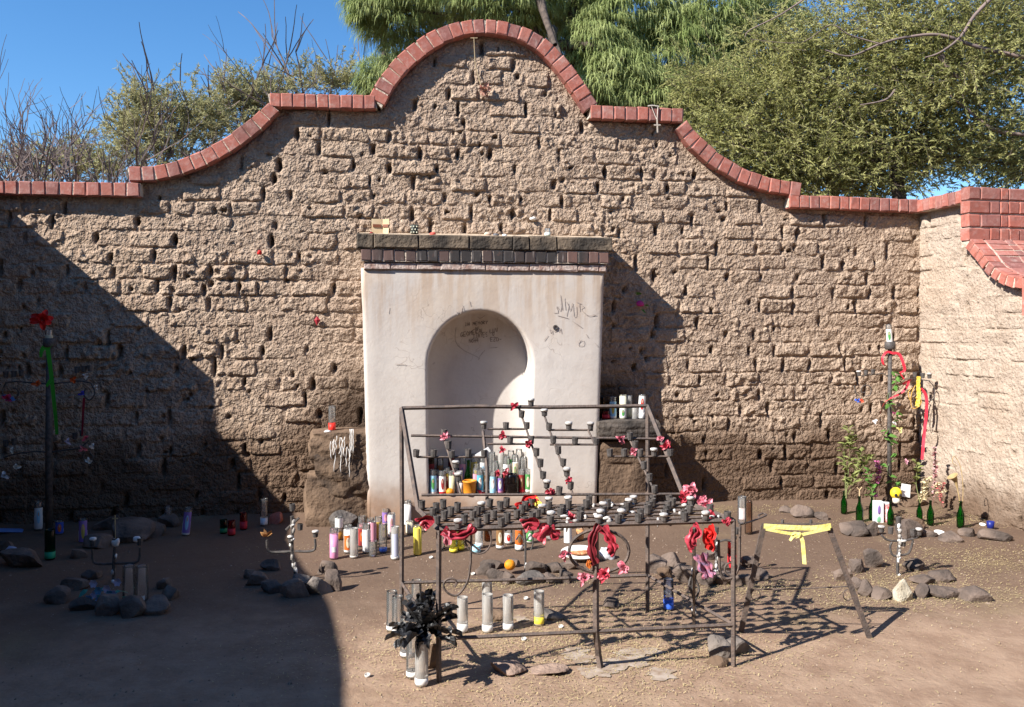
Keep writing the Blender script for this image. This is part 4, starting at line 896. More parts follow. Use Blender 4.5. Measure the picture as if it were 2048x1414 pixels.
rbar('scroll', spline([PLT(x, y) for x, y in ((1478, 1050), (1505, 1042), (1525, 1034), (1533, 1030), (1526, 1027), (1517, 1031), (1519, 1036))], 4), .0045, 5)

# ------------------------------------------------------------------ low trapezoid stand with a yellow ribbon
A0, A1 = G(1480, 1265), G(1742, 1276); NA = (A1-A0).cross(UP).normalized()
def AP(x, y): return PL(x, y, A0, NA)
stand = thing('iron_stand', 'low trapezoid iron stand tied with a yellow ribbon', 'stand', (A0+A1)/2)
for a, b in ((A0-UP*.02, AP(1527, 1052)), (A1-UP*.02, AP(1657, 1051))):
    mb = MB(); mb.bar(a, b, .027, .012); mb2 = MB(); part('leg', mb, STEEL, stand)
    mb = MB(); mb.bar(a+FWD*.017, b+FWD*.017, .010, .020); part('leg_rib', mb, CUPM, stand)
mb = MB(); mb.bar(AP(1524, 1050), AP(1660, 1050), .02, .014, UP); part('top_bar', mb, STEEL, stand)
mb = MB(); mb.tube([AP(1500, 1179), AP(1600, 1178), AP(1695, 1173)], .004, 5); part('cross_wire', mb, STEEL, stand)
for cx_, s_ in ((1511, 1), (1696, -1)):
    mb = MB(); mb.tube([AP(cx_+s_*10*math.cos(a)*(1-.04*a), 1190+11*math.sin(a)) for a in np.linspace(-1.5, 4.4, 12).tolist()], .003, 5); part('curl', mb, STEEL, stand)
for x in (1565, 1622):
    mb = MB(); c = AP(x, 1047); mb.tube([c, c+UP*.02], .008, 6); part('stud', mb, CUPM, stand)
yr = thing('yellow_ribbon', 'yellow ribbon knotted round the bar of the low iron stand', 'ribbon', AP(1597, 1065))
off = -NA*.022 if (-NA).dot(CAM-A0) > 0 else NA*.022
def ypart(name, pts, wd, tw=0.):
    mb = MB(); mb.strip(spline([AP(x, y)+off for x, y in pts], 4), wd, None, tw); part(name, mb, YEL, yr)
ypart('band', [(1526, 1050), (1560, 1052), (1620, 1054), (1660, 1049)], .026)
ypart('tie', [(1530, 1056), (1560, 1062), (1585, 1066), (1600, 1068)], .016); ypart('tie', [(1598, 1068), (1625, 1062), (1658, 1055)], .016)
ypart('tail', [(1598, 1068), (1603, 1080), (1605, 1100), (1607, 1126)], .020, .6); ypart('tail', [(1597, 1067), (1585, 1070), (1578, 1079)], .016, 1.2)
ypart('loop', [(1597, 1067), (1588, 1064), (1580, 1068), (1588, 1074), (1597, 1070)], .014, 2.)
mb = MB(); mb.blob(AP(1598, 1067)+off, .014, .010, .014, .3, 1); part('knot', mb, YEL, yr, True)

# ------------------------------------------------------------------ satin roses, bows and ribbons tied to the iron
def rose(name, label, p, r, m, group=None, petals=15, face=None, seed=0):
    rr = random.Random(seed*7+int(p.x*1000)); mb = MB(); face = face or (CAM-p).normalized()
    q = Vector((0, 0, 1)).rotation_difference(face).to_matrix()
    for k in range(petals):
        a = rr.uniform(0, 6.28); ring = (k % 3)/2; tilt = .35+.9*ring+rr.uniform(-.25, .25); L = r*(.55+.5*ring)*rr.uniform(.8, 1.2); wd = r*rr.uniform(.5, .85)
        d = Vector((math.cos(a), math.sin(a), 0)); sd_ = Vector((-d.y, d.x, 0)); vs = []
        for i in range(4):
            t = i/3; c = d*(L*t*math.sin(tilt))+Vector((0, 0, L*t*math.cos(tilt)+r*.1))-Vector((0, 0, L*.5*t*t*ring))
            for j in (-1, -.33, .33, 1):
                vs.append(p+q @ (c+sd_*(j*wd/2*math.sin(math.pi*(.18+.75*t)))+d*(.12*r*abs(j))+Vector((0, 0, .15*r*(j*j)+rr.uniform(-.05, .05)*r))))
        mb.add(vs, [(i*4+j, i*4+j+1, i*4+j+5, i*4+j+4) for i in range(3) for j in range(3)])
    return solo(name, mb, m, label, 'flower', p, group, True)
fo = -NFR*.02 if (-NFR).dot(CAM-FL) > 0 else NFR*.02
SG = 'satin roses tied to the candle rack'
for k, (x, y, r, m, fn, lb) in enumerate([
    (1028, 816, .026, ROSE, SLP, 'red satin rose hanging from the top rail of the candle rack'),
    (1005, 874, .026, ROSE, SLP, 'red satin rose hanging under the long cross bar before the niche'),
    (889, 877, .026, PINK, SLP, 'faded pink satin rose on the cross bar at the dark half of the niche'),
    (1055, 890, .026, ROSE, SLP, 'red satin rose at the end of a short cup bar before the sunlit niche'),
    (1137, 963, .022, ROSE, SLP, 'small dark red rose low on a rib of the rack before the plaster'),
    (1240, 881, .026, PINK, SLP, 'pale pink satin rose on the bar before the stone pedestal'),
    (1266, 905, .026, PINK, SLP, 'pink satin rose beside the cups before the stone pedestal'),
    (1320, 880, .022, PINK, SLP, 'pink satin rose tucked in the corner of the side rail'),
    (1331, 896, .032, ROSE, SLP, 'red and pink satin bow below the corner of the side rail'),
    (1382, 984, .044, PINK, SLP, 'big pale pink satin bow where the side rail meets the tray'),
    (1366, 998, .036, ROSE, SLP, 'dark red satin bow behind the big pale pink bow'),
    (1400, 1004, .032, PINK, PLT, 'pink striped satin rose on the tray below the big bow'),
    (1412, 1014, .036, PINK, PLT, 'pink satin bow near the bottles on the tray'),
    (1421, 1034, .028, ROSE, PLT, 'red satin rose lying among the last cups of the tray'),
    (1450, 1047, .022, ROSE, PLT, 'small red rose beside the wax-covered end of the tray'),
    (1142, 1040, .030, ROSE, PLT, 'dark red rose lying on the tray beside the leather strap'),
    (1098, 984, .026, ROSE, SLP, 'dark red rose on the lowest cross bar of the rack'),
    (1168, 1152, .036, PINK, FRP, 'pink satin rose hanging below the iron ring, next to the post'),
    (1207, 1146, .036, ROSE, FRP, 'red satin bow on the post just below the iron ring'),
    (1247, 1134, .036, PINK, FRP, 'pink satin rose at the outer side of the iron ring'),
    (1127, 1106, .028, PINK, FRP, 'pink satin rose on the ring beside the white plate')]):
    rose('satin_rose', lb, fn(x, y)+(fo if fn is FRP else UP*.01+fo*.6), r, m, SG, 15, None, k)
def swag(label, pts, wd, m, fn=FRP, name='satin_bow', lift=1.):
    p = [fn(x, y)+fo*lift for x, y in pts]; pp = spline(p, 5); mb = MB(); n = len(pp)
    rr = random.Random(len(label)); prof = [rr.uniform(-.5, .5) for _ in range(8)]; vs = []
    for i, c in enumerate(pp):
        t = (pp[min(i+1, n-1)]-pp[max(i-1, 0)]).normalized(); s_ = FWD.cross(t).normalized(); w_ = wd*(.55+.45*abs(math.sin(i*.55+1)))
        for j in range(8): vs.append(c+s_*(w_*(j/7-.5))-FWD*(.35*wd*math.sin(j*2.1+i*.25)*(.5+prof[j])))
    mb.add(vs, [(i*8+j, i*8+j+1, i*8+j+9, i*8+j+8) for i in range(n-1) for j in range(7)])
    return solo(name, mb, m, label, 'ribbon', pp[0], None, True)
swag('crumpled red satin bow hanging on the corner of the side rail', [(840, 1048), (850, 1040), (862, 1050)], .075, ROSE)
swag('long red satin swag draped along the front rail of the rack', [(886, 1058), (900, 1066), (915, 1070), (935, 1063), (948, 1052)], .05, ROSE)
swag('red satin end dangling below the long swag', [(890, 1062), (894, 1075), (896, 1088)], .04, PINK)
swag('striped red satin bow on the front rail between swag and ring', [(1044, 1050), (1058, 1044), (1074, 1052)], .07, ROSE)
swag('red satin bow with hanging ends before the orange', [(1075, 1078), (1086, 1062), (1098, 1052)], .07, ROSE)
swag('dark red satin end behind the bow with hanging ends', [(1096, 1054), (1106, 1066), (1118, 1072)], .06, ROSE, FRP, 'satin_bow', .4)
swag('dark red leather strap hanging from the rail through the iron ring', [(1197, 1048), (1186, 1065), (1181, 1090), (1184, 1112), (1190, 1126)], .045, mat('oxblood_leather', (.14, .012, .018), .5, (.20, .02, .03), 25), FRP, 'leather_strap')
swag('crumpled red satin loop hanging beside the leather strap', [(1203, 1052), (1214, 1068), (1222, 1085), (1224, 1098), (1216, 1106)], .055, ROSE)
swag('red satin ribbon coiling down the iron upright', [(1382, 1050), (1390, 1058), (1382, 1072), (1378, 1086), (1386, 1094)], .055, ROSE)
swag('bright red satin ribbon looping beside the coiled ribbon', [(1412, 1052), (1418, 1062), (1410, 1072), (1420, 1084), (1416, 1098)], .06, RED)
swag('pink and violet printed scarf hanging below the red ribbons', [(1398, 1106), (1404, 1125), (1412, 1142), (1416, 1152)], .075, mat('pink_print', (.50, .16, .22), .7, (.20, .14, .24), 45))
swag('orange rag dangling below the leather strap', [(1178, 1118), (1174, 1125), (1179, 1134)], .022, flat(.62, .17, .03), FRP, 'cloth_scrap')
swag('bright red cloth poinsettia hanging behind the rack', [(1034, 1016), (1048, 1004), (1060, 995), (1068, 1004)], .06, RED, SLP, 'cloth_flower')
swag('yellow cloth flower beside the bright red poinsettia', [(1068, 998), (1076, 1004), (1072, 1012)], .04, flat(.70, .55, .08), SLP, 'cloth_flower')
mb = MB(); c = SLP(965, 905)+fo; mb.box(c, .085, .004, .028, Matrix.Rotation(-.55, 3, 'Y') @ Matrix.Rotation(-YAW, 3, 'Z')); solo('paper_tag', mb, flat(.78, .78, .78), 'white paper tag stuck on the rack before the niche', 'paper', c)

# ------------------------------------------------------------------ spiky black artificial leaves
def black_bouquet():
    c = AT(848, 1255, FL)-FWD*.02; bq = thing('black_leaf_bouquet', 'bouquet of big serrated black leaves in a glass beside the rack leg', 'bouquet', c-UP*.08)
    rr = random.Random(5)
    for k in range(54):
        a = rr.uniform(0, 6.28); el = rr.uniform(-.25, 1.45); d = Vector((math.cos(a)*math.cos(el), math.sin(a)*math.cos(el), math.sin(el)))
        L = rr.uniform(.12, .205); wd = L*rr.uniform(.26, .36); s_ = d.cross(UP); s_ = (s_ if s_.length > .1 else RGT).normalized(); u_ = s_.cross(d); q = Quaternion(d, rr.uniform(-.9, .9)); s_ = q @ s_; u_ = q @ u_
        vs = []; n = 13
        for i in range(n):
            t = i/(n-1); w_ = wd*math.sin(math.pi*min(1, t*.88+.10))**.8*(1 if i % 2 else .55); w_ = 0 if i == n-1 else w_
            m_ = c+d*(L*t+.01)-UP*(L*.16*t*t)
            vs += [m_-s_*w_/2+u_*(.016*math.sin(t*9))+u_*.010, m_+u_*-.004, m_+s_*w_/2+u_*.010]
        mb = MB(); mb.add(vs, [(i*3+j, i*3+j+1, i*3+j+4, i*3+j+3) for i in range(n-1) for j in (0, 1)]); part('leaf', mb, BLACKLEAF, bq)
    mb = MB()
    for k in range(6): mb.tube([c+Vector((rr.uniform(-.01, .01), rr.uniform(-.01, .01), .02)), c+Vector((rr.uniform(-.02, .02), rr.uniform(-.02, .02), -.13))], .003, 4)
    part('stems', mb, BLACKLEAF, bq)
black_bouquet()
# ------------------------------------------------------------------ votive candles in glass
def candle(x, y, hpx, label, glass=CLEAR, wax=None, level=.2, lab=None, fig=None, group=None, r=.0295, base=None, tilt=(0, 0), name='glass_candle', cat='candle', hm=None, lab_z=(.16, .78), lab_w=2.3, taper=0.):
    p = base if base is not None else GG(x, y)
    h = hm or hpx*depth(p)/F
    t = thing(name, label, cat, p, group); t.rotation_euler = (tilt[0], tilt[1], 0)
    mb = MB(); mb.lathe([(.0001, .003), (r*.9, .003), (r*(1-taper), .010), (r, h*.5), (r, h*.94), (r*.96, h*.97), (r*1.0, h), (r*.90, h), (r*.88, h*.96), (r*.90, h*.5)], 16, p); part('glass', mb, glass, t, True)
    if wax is not None:
        mb = MB(); wl = max(.012, h*level); mb.lathe([(.0001, .006), (r*.9, .006), (r*1.006, .014), (r*1.006, wl), (r*.8, wl-.002), (r*.2, wl-.004), (.0001, wl-.004)], 16, p); part('wax', mb, wax, t, True)
        if level < .95: mb = MB(); mb.tube([p+UP*(wl-.004), p+UP*(wl+.010)], .0014, 4); part('wick', mb, CUPM, t)
    fa = math.atan2(CAM.y-p.y, CAM.x-p.x)
    if lab is not None:
        mb = MB(); mb.lathe([(r+.0012, h*lab_z[0]), (r+.0012, h*lab_z[1])], 12, p, None, fa-lab_w/2, fa+lab_w/2); lb = part('paper_label', mb, lab, t, True)
        if fig is not None:
            hc = h*(lab_z[0]+lab_z[1])/2; hh = h*(lab_z[1]-lab_z[0])*.36; vs = []; n = 12
            for k in range(n):
                a = 2*math.pi*k/n; w_ = .42*math.cos(a); R_ = r+.0024; vs.append(p+Vector((R_*math.cos(fa+w_), R_*math.sin(fa+w_), hc+hh*math.sin(a))))
            vs.append(p+Vector(((r+.0028)*math.cos(fa), (r+.0028)*math.sin(fa), hc)))
            mb = MB(); mb.add(vs, [(k, (k+1) % n, n) for k in range(n)]); part('printed_figure', mb, fig, lb)
            vs = [p+Vector(((r+.0034)*math.cos(fa+.16*math.cos(a)), (r+.0034)*math.sin(fa+.16*math.cos(a)), hc+hh*.45+hh*.32*math.sin(a))) for a in np.linspace(0, 5.6, 8).tolist()]
            mb = MB(); mb.add(vs, [tuple(range(8))]); part('printed_head', mb, flat(.50, .33, .24), lb)
    return t
WW = WAX; wx = lambda r_, g_, b_: mat('wax_%d_%d_%d' % (r_*99, g_*99, b_*99), (r_, g_, b_), .5)
PKW = wx(.62, .25, .42); YW = wx(.78, .62, .06); BW = wx(.04, .13, .62); RW = wx(.55, .02, .03)
PAP = flat(.74, .73, .71); LAV = flat(.52, .54, .66); ORG_ = flat(.62, .13, .02); CRE = flat(.66, .58, .42); PNK = flat(.66, .30, .38); TEAL = flat(.10, .38, .48); SKY = flat(.30, .55, .72); GRN = flat(.08, .28, .08); DRED = flat(.30, .03, .03); BRN = flat(.22, .12, .05); VIO = flat(.25, .15, .42); MUS = flat(.55, .40, .08); BLU = flat(.05, .10, .45)
# cluster on the ground left of the rack
candle(668, 1118, 62, 'tall glass candle filled with pink wax at the edge of the pedestal cluster', CLEAR, PKW, .82, PAP, None, lab_z=(.25, .42), lab_w=1.0)
candle(696, 1106, 56, 'white candle with a bright orange paper label in the cluster by the pedestal', CLEAR, WW, .85, ORG_, CRE, lab_z=(.14, .66))
candle(708, 1116, 60, 'empty frosted glass candle standing in front of the orange-labelled candles', FROST, wx(.60, .55, .48), .10)
candle(723, 1093, 46, 'candle with red and orange printed label behind the frosted glass', CLEAR, DRED, .8, DRED, ORG_)
candle(678, 1080, 47, 'white-topped glass with amber wax at the bottom beside the grey boulder', CLEAR, wx(.30, .13, .02), .35, PAP, None, lab_z=(.55, .95), lab_w=2.8)
candle(733, 1105, 57, 'plain white paper-wrapped candle beside the short clear tumbler', CLEAR, WW, .8, PAP, None, lab_z=(.05, .82), lab_w=3.0)
candle(746, 1113, 31, 'short clear drinking tumbler standing among the tall candles', CLEAR, None, name='glass_tumbler', cat='glass')
candle(745, 1083, 40, 'candle in a pink striped paper sleeve behind the clear tumbler', CLEAR, PKW, .8, PNK, None, lab_z=(.02, .98), lab_w=2.6)
candle(766, 1105, 58, 'clear glass with a band of blue wax at the bottom', CLEAR, BW, .16)
candle(790, 1119, 66, 'frosted lavender glass candle standing next to the thin rack leg', FROST, WW, .14, LAV, None, lab_z=(.12, .80), lab_w=1.5)
candle(783, 1076, 50, 'white candle with a pink foot behind the lavender glass', CLEAR, WW, .9, PAP, PNK, lab_z=(.1, .95))
candle(815, 1051, 50, 'bright white full candle close to the altar foot, left of the niche', CLEAR, WW, .86, None)
candle(748, 1038, 45, 'tall clear glass with a little white wax against the altar corner', CLEAR, WW, .32)
candle(784, 1042, 48, 'candle with white and amber label against the altar foot', CLEAR, MUS, .5, PAP, BRN)
candle(771, 1050, 34, 'candle with purple and pink label in the back row by the altar foot', CLEAR, PKW, .5, VIO, PNK)
candle(724, 1062, 30, 'faded red candle glass just right of the grey boulder', CLEAR, wx(.42, .12, .14), .5)
candle(741, 1062, 26, 'squat dark jar with a black rim in the cluster', CLEAR, wx(.05, .04, .04), .8)
candle(757, 1078, 45, 'thin glass with a gold label behind the blue-bottomed candle', CLEAR, MUS, .6, MUS, None)
candle(835, 1110, 60, 'full bright yellow candle between the two legs of the rack', CLEAR, YW, .92, wx(.74, .60, .12), None, lab_z=(.05, .9), lab_w=1.3)
candle(819, 1068, 26, 'tan lidded jar behind the thin rack leg', CLEAR, CRE, .9)
candle(801, 1030, 34, 'brown bottle-like candle near the altar foot', CLEAR, BRN, .6, MUS, None)
candle(671, 1052, 28, 'small cloudy glass on the ground below the waxy pedestal', FROST, None)
# under the rack
candle(907, 1105, 36, 'short yellow-green glass with yellow wax below the red swag', YELG, YW, .25, group=None)
candle(921, 1100, 40, 'taller yellow-green glass behind the short yellow one', YELG, YW, .22)
candle(951, 1105, 14, 'pale blue low candle cup on the earth under the rack', wx(.35, .62, .72), wx(.35, .62, .72), .8, r=.036)
candle(958, 1096, 40, 'milky white glass behind the pale blue cup', FROST, WW, .3)
candle(882, 1098, 44, 'clear empty candle glass between rack leg and yellow glasses', CLEAR, None)
candle(1000, 1098, 44, 'white candle with a brown printed picture below the rack tray', CLEAR, WW, .3, BRN, CRE, lab_z=(.2, .9))
candle(1017, 1088, 30, 'candle with a bright red heart label under the rack', CLEAR, WW, .5, PAP, RED)
candle(1038, 1101, 44, 'candle with orange picture and striped foot under the rack', CLEAR, WW, .3, ORG_, BRN, lab_z=(.3, .95))
candle(1060, 1086, 32, 'green and white label candle behind the red bow', CLEAR, WW, .6, GRN, PAP)
candle(1136, 1086, 34, 'plain white jar candle seen through the rack left of the ring', CLEAR, WW, .85, PAP, None, lab_z=(.05, .95), lab_w=3.)
candle(1160, 1080, 28, 'orange-lidded white jar beside the plain white jar', CLEAR, wx(.55, .26, .10), .8)
candle(976, 1082, 30, 'dim brown candle glass in the row along the altar step', AMBER, None)
candle(1100, 1078, 30, 'grey cloudy glass in the row along the altar step', FROST, None)
candle(1118, 1060, 40, 'tall clear glass with white residue before the altar corner', CLEAR, WW, .15)
candle(1236, 1052, 44, 'clear glass with white residue before the stone pedestal', CLEAR, WW, .3)
candle(1464, 1138, 55, 'tall red glass candle in the stone ring behind the rack end', REDG, RW, .55)
# bright row in the straw before the rack
candle(925, 1264, 70, 'clear glass half hidden by the black leaves, white wax at the bottom', FROST, WW, .27)
candle(975, 1264, 76, 'clear glass with white wax, first one right of the black leaves in the straw', FROST, WW, .22)
candle(974, 1226, 64, 'empty frosted glass behind the white-waxed glasses in the straw', FROST, None)
candle(1016, 1260, 70, 'clear glass with white wax between its twin and the yellow-waxed glass', FROST, WW, .22)
candle(1078, 1250, 68, 'clear glass with bright yellow wax at the bottom', FROST, YW, .27)
candle(1337, 1220, 62, 'glass candle with glowing blue wax beside the right rack legs', BLUEG, BW, .36)
# by the front left leg
candle(843, 1371, 88, 'clear glass with white wax at the foot of the front rack leg', FROST, WW, .20, r=.0305)
candle(825, 1355, 92, 'clear glass candle just behind the one at the rack leg foot', CLEAR, WW, .16)
candle(812, 1314, 80, 'clear glass with white wax below the black leaves', CLEAR, WW, .15)
candle(795, 1272, 80, 'clear glass with white wax left of the black leaves', CLEAR, WW, .2)
candle(784, 1262, 80, 'clear glass standing behind the one left of the black leaves', CLEAR, WW, .15)
candle(833, 1222, 62, 'empty clear glass behind the black leaves', CLEAR, None)
# in the shade
candle(77, 1056, 58, 'pale labelled candle standing in the shade next to the dark pole', CLEAR, WW, .5, PAP, SKY)
candle(119, 1068, 26, 'small blue and orange labelled candle at the foot of the shaded pole', CLEAR, WW, .4, BLU, ORG_, lab_z=(.1, .95))
candle(166, 1084, 46, 'candle with violet and yellow label in the shade', CLEAR, WW, .5, VIO, MUS, lab_z=(.05, .95))
candle(100, 1119, 60, 'tall dark green glass candle at the foot of the shaded pole', DARKGREEN, wx(.02, .30, .14), .28, r=.034)
candle(275, 1031, 26, 'small red glass candle deep in the shade by the wall', REDG, RW, .5)
candle(336, 1042, 38, 'clear empty glass in the shade by the wall', CLEAR, None)
candle(371, 1071, 56, 'leaning candle with blue and purple label in the shade', CLEAR, WW, .5, VIO, SKY, tilt=(0, .10), lab_z=(.12, .86))
candle(447, 1067, 28, 'short green glass candle beside the red ones in the shade', DARKGREEN, wx(.02, .2, .08), .4, r=.028)
candle(463, 1071, 30, 'short red glass candle beside the green one in the shade', REDG, RW, .5)
candle(487, 1059, 34, 'red glass candle furthest out toward the sunlit earth', REDG, RW, .5)
candle(528, 1050, 54, 'clear glass with white wax right at the edge of the shade', CLEAR, WW, .3)
candle(258, 1203, 72, 'wide clear empty glass in the shaded stone ring, next to the flowers', CLEAR, None, r=.036)
candle(284, 1203, 72, 'wide clear glass with a small white label in the shaded stone ring', CLEAR, None, .1, PAP, None, r=.036, lab_z=(.08, .2), lab_w=.8)
# on the pedestals
candle(0, 0, 0, 'red and clear glass candle on the mud pedestal left of the altar', CLEAR, wx(.75, .03, .02), .33, base=W(664, 862, -.2)*1, hm=.21)
pz = lambda x, Y=-.24: Vector((W(x, 838, Y).x, Y, ZSLAB-.004))
candle(0, 0, 0, 'small round red votive glass on the stone slab', REDG, RW, .6, base=pz(1212), hm=.075, r=.034)
candle(0, 0, 0, 'candle with a blue and yellow label on the stone slab', CLEAR, WW, .4, SKY, MUS, base=pz(1226), hm=.20)
candle(0, 0, 0, 'cream candle with a green foot on the stone slab', CLEAR, wx(.62, .60, .45), .95, PAP, GRN, base=pz(1246, -.26), hm=.215, lab_z=(.1, .45))
candle(0, 0, 0, 'pale yellow frosted candle on the stone slab', FROST, wx(.6, .58, .4), .5, base=pz(1258, -.18), hm=.20)
candle(0, 0, 0, 'short grey glass on the stone slab', FROST, None, base=pz(1270, -.27), hm=.13, r=.026)
candle(0, 0, 0, 'leaning candle with a red and white label on the sunny end of the slab', CLEAR, WW, .35, PAP, RED, base=pz(1282, -.27), hm=.215, tilt=(0, .07), lab_z=(.3, .95), lab_w=2.8)
candle(0, 0, 0, 'dark glass candle against the altar side on the stone slab', AMBER, None, base=pz(1203, -.14), hm=.19)
# inside the niche
NZ = ZSILL-.002
nb = lambda x, Y: Vector((W(x, 985, Y).x, Y, NZ))
for x, Y, h, lb, gm, wxm, lv, la, fg, rr_ in [
 (866, -.31, .215, 'candle with pale blue and green picture at the shaded jamb of the niche', CLEAR, WW, .5, SKY, GRN, .029),
 (885, -.31, .205, 'candle with a red-robed figure on white label in the niche', CLEAR, RW, .5, PAP, DRED, .029),
 (903, -.30, .20, 'pale olive candle between the red-figure candle and the orange pot', CLEAR, wx(.55, .53, .33), .8, None, None, .027),
 (919, -.27, .19, 'grey frosted candle behind the orange fruit in the niche', FROST, WW, .5, None, None, .027),
 (960, -.30, .205, 'candle with teal and white label right of the orange pot', CLEAR, WW, .5, TEAL, PAP, .028),
 (972, -.25, .19, 'brown-labelled candle behind the teal one in the niche', CLEAR, WW, .4, BRN, CRE, .026),
 (986, -.32, .19, 'slim light blue labelled candle in the middle of the niche', CLEAR, SKY, .6, SKY, PAP, .026),
 (1000, -.31, .17, 'candle with violet and white figure in the middle of the niche', CLEAR, PKW, .4, VIO, PAP, .027),
 (1043, -.31, .20, 'candle with dark red oval label in the sunny end of the niche', CLEAR, RW, .4, DRED, BRN, .028),
 (1056, -.31, .205, 'candle with green and grey saint label in the sunny end of the niche', CLEAR, WW, .4, GRN, CRE, .029),
 (1069, -.30, .215, 'tall brown-yellow frosted candle against the sunny jamb', YELG, wx(.42, .28, .12), .6, None, None, .029),
 (872, -.20, .20, 'dark candle in the back row by the shaded jamb', AMBER, RW, .5, None, None, .028),
 (893, -.15, .19, 'dim red candle in the back row of the niche', REDG, None, 0, None, None, .028),
 (912, -.17, .20, 'dim candle with grey label in the back row of the niche', CLEAR, WW, .4, LAV, None, .028),
 (953, -.17, .23, 'candle with yellow flower label in the back row of the niche', CLEAR, WW, .4, MUS, GRN, .028),
 (990, -.16, .25, 'clear empty glass in the back row of the niche', CLEAR, None, 0, None, None, .030),
 (1013, -.18, .29, 'tall white candle with a green base in the back row', CLEAR, WW, .7, PAP, GRN, .030),
 (1030, -.17, .30, 'tall yellow and white candle in the back row', CLEAR, WW, .8, CRE, GRN, .028),
 (1047, -.16, .28, 'tall glass with a red wax band in the back row', CLEAR, RW, .3, None, None, .031),
 (862, -.11, .30, 'tall dim glass in the darkest corner of the niche', AMBER, None, 0, DRED, None, .030), (880, -.105, .28, 'tall candle with rust label in the dark corner of the niche', CLEAR, WW, .4, BRN, ORG_, .029), (903, -.105, .30, 'tall dark red glass behind the olive candle', REDG, RW, .5, None, None, .029), (925, -.11, .29, 'tall candle with magenta label behind the green bottle', CLEAR, PKW, .5, PNK, VIO, .029),
 (948, -.11, .31, 'tall candle with mustard label at the niche back', CLEAR, YW, .5, MUS, None, .029), (966, -.105, .30, 'tall white candle at the niche back behind the teal one', CLEAR, WW, .7, PAP, SKY, .029), (984, -.105, .32, 'tall clear glass glinting at the niche back', CLEAR, WW, .2, None, None, .029), (1002, -.105, .33, 'tall glass with grey residue at the niche back', FROST, None, 0, None, None, .029),
 (1022, -.105, .33, 'tall candle with dark green label at the niche back', CLEAR, WW, .5, GRN, PAP, .029), (1038, -.105, .34, 'tallest clear glass at the sunlit niche back', CLEAR, WW, .3, PAP, None, .029), (1056, -.11, .32, 'tall cloudy glass by the sunny jamb at the back', FROST, None, 0, None, None, .029), (1012, -.27, .20, 'candle with crimson label beside the squat jar', CLEAR, RW, .6, DRED, PAP, .027),
 (875, -.26, .20, 'candle with violet label between the two leftmost niche candles', CLEAR, WW, .5, VIO, PAP, .026), (894, -.25, .22, 'candle with gold label behind the red-figure candle', CLEAR, YW, .5, MUS, DRED, .027), (952, -.26, .21, 'candle with pink label squeezed behind the orange pot', CLEAR, PKW, .5, PNK, None, .027)]:
    candle(0, 0, 0, lb, gm, wxm, lv, la, fg, base=nb(x, Y), hm=h, r=rr_)
for k, (x, y, lb) in enumerate(((1005, 900, 'dark red rose standing among the niche candles near the jar'), (1012, 945, 'dark red velvet rose over the squat jar'), (997, 948, 'crimson rose beside the light blue candle'), (913, 948, 'pink red rose over the olive candle'), (962, 985, 'small bright red rose at the foot of the teal candle'))): rose('velvet_rose', lb, W(x, y, -.33), .034, ROSE, 'roses among the niche candles', 13, None, 60+k)
# dark jar, orange pot, bottles and fruit in the niche
p = nb(1024, -.31); t = thing('glass_jar', 'big squat dark glass jar in the niche', 'jar', p); mb = MB(); mb.lathe([(.0001, .002), (.055, .002), (.062, .02), (.062, .13), (.05, .155), (.045, .165), (.04, .165), (.05, .14)], 18, p); part('glass', mb, glassmat('smoky_glass', (.18, .15, .14), .3, (.03, .02, .02)), t, True)
mb = MB(); mb.lathe([(.0001, .005), (.055, .005), (.056, .07), (.0001, .07)], 16, p); part('dregs', mb, flat(.04, .02, .02), t, True)
p = nb(939, -.325); mb = MB(); mb.lathe([(.0001, .002), (.046, .002), (.050, .02), (.056, .105), (.060, .107), (.060, .120), (.055, .121), (.052, .115), (.045, .02), (.0001, .02)], 20, p); solo('flower_pot', mb, mat('orange_plastic', (.62, .24, .02), .45), 'orange plastic pot standing on the niche sill', 'pot', p, None, True)
ORNG = mat('orange_peel', (.72, .27, .015), .5, (.66, .22, .01), 40, .25, 150)
def fruit(p, r, label):
    t = thing('orange_fruit', label, 'fruit', p); mb = MB(); mb.blob(p+UP*r*.95, r, r*.98, r*.95, .02, 3); part('peel', mb, ORNG, t, True)
    mb = MB(); mb.tube([p+UP*r*1.86, p+UP*(r*1.93)], [.006, .004], 6); part('stem_end', mb, GRN, t)
fruit(nb(900, -.345), .033, 'small orange lying on the niche sill by the olive candle')
pg_ = GG(1020, 1148); fruit(pg_+UP*.025, .037, 'ripe orange resting on a stone of the ring before the rack')
def bottle(p, h, label, group=None, m=GREENG, tilt=(0, 0)):
    t = thing('glass_bottle', label, 'bottle', p, group); t.rotation_euler = (tilt[0], tilt[1], 0); r = h*.135; mb = MB()
    mb.lathe([(.0001, .004), (r*.7, .002), (r, .008), (r, h*.46), (r*.92, h*.55), (r*.45, h*.74), (r*.38, h*.80), (r*.36, h*.96), (r*.46, h*.965), (r*.46, h), (r*.30, h), (r*.28, h*.8)], 14, p); part('glass', mb, m, t, True)
    return t
bottle(nb(937, -.2), .27, 'green bottle standing behind the orange pot in the niche')
GB = 'green bottles lined up by the wall corner'
BOT = {}
for k, (x, y, hp, lb) in enumerate([(1688, 1028, 46, 'green bottle with tall leafy branches by the wall corner'), (1719, 1045, 53, 'green bottle with one dry stalk beside the leafy branches'), (1744, 1040, 48, 'green bottle hidden behind the printed box'),
    (1781, 1051, 48, 'green bottle under the yellow skull'), (1839, 1045, 44, 'green bottle holding dried flowers and a green sprig'), (1861, 1051, 50, 'plain green bottle next to the dried flowers'), (1921, 1056, 54, 'green bottle holding a dry trumpet-shaped stalk, nearest the side wall')]):
    p = GG(x, y); BOT[k] = (p, hp*depth(p)/F); bottle(p, BOT[k][1], lb, GB)
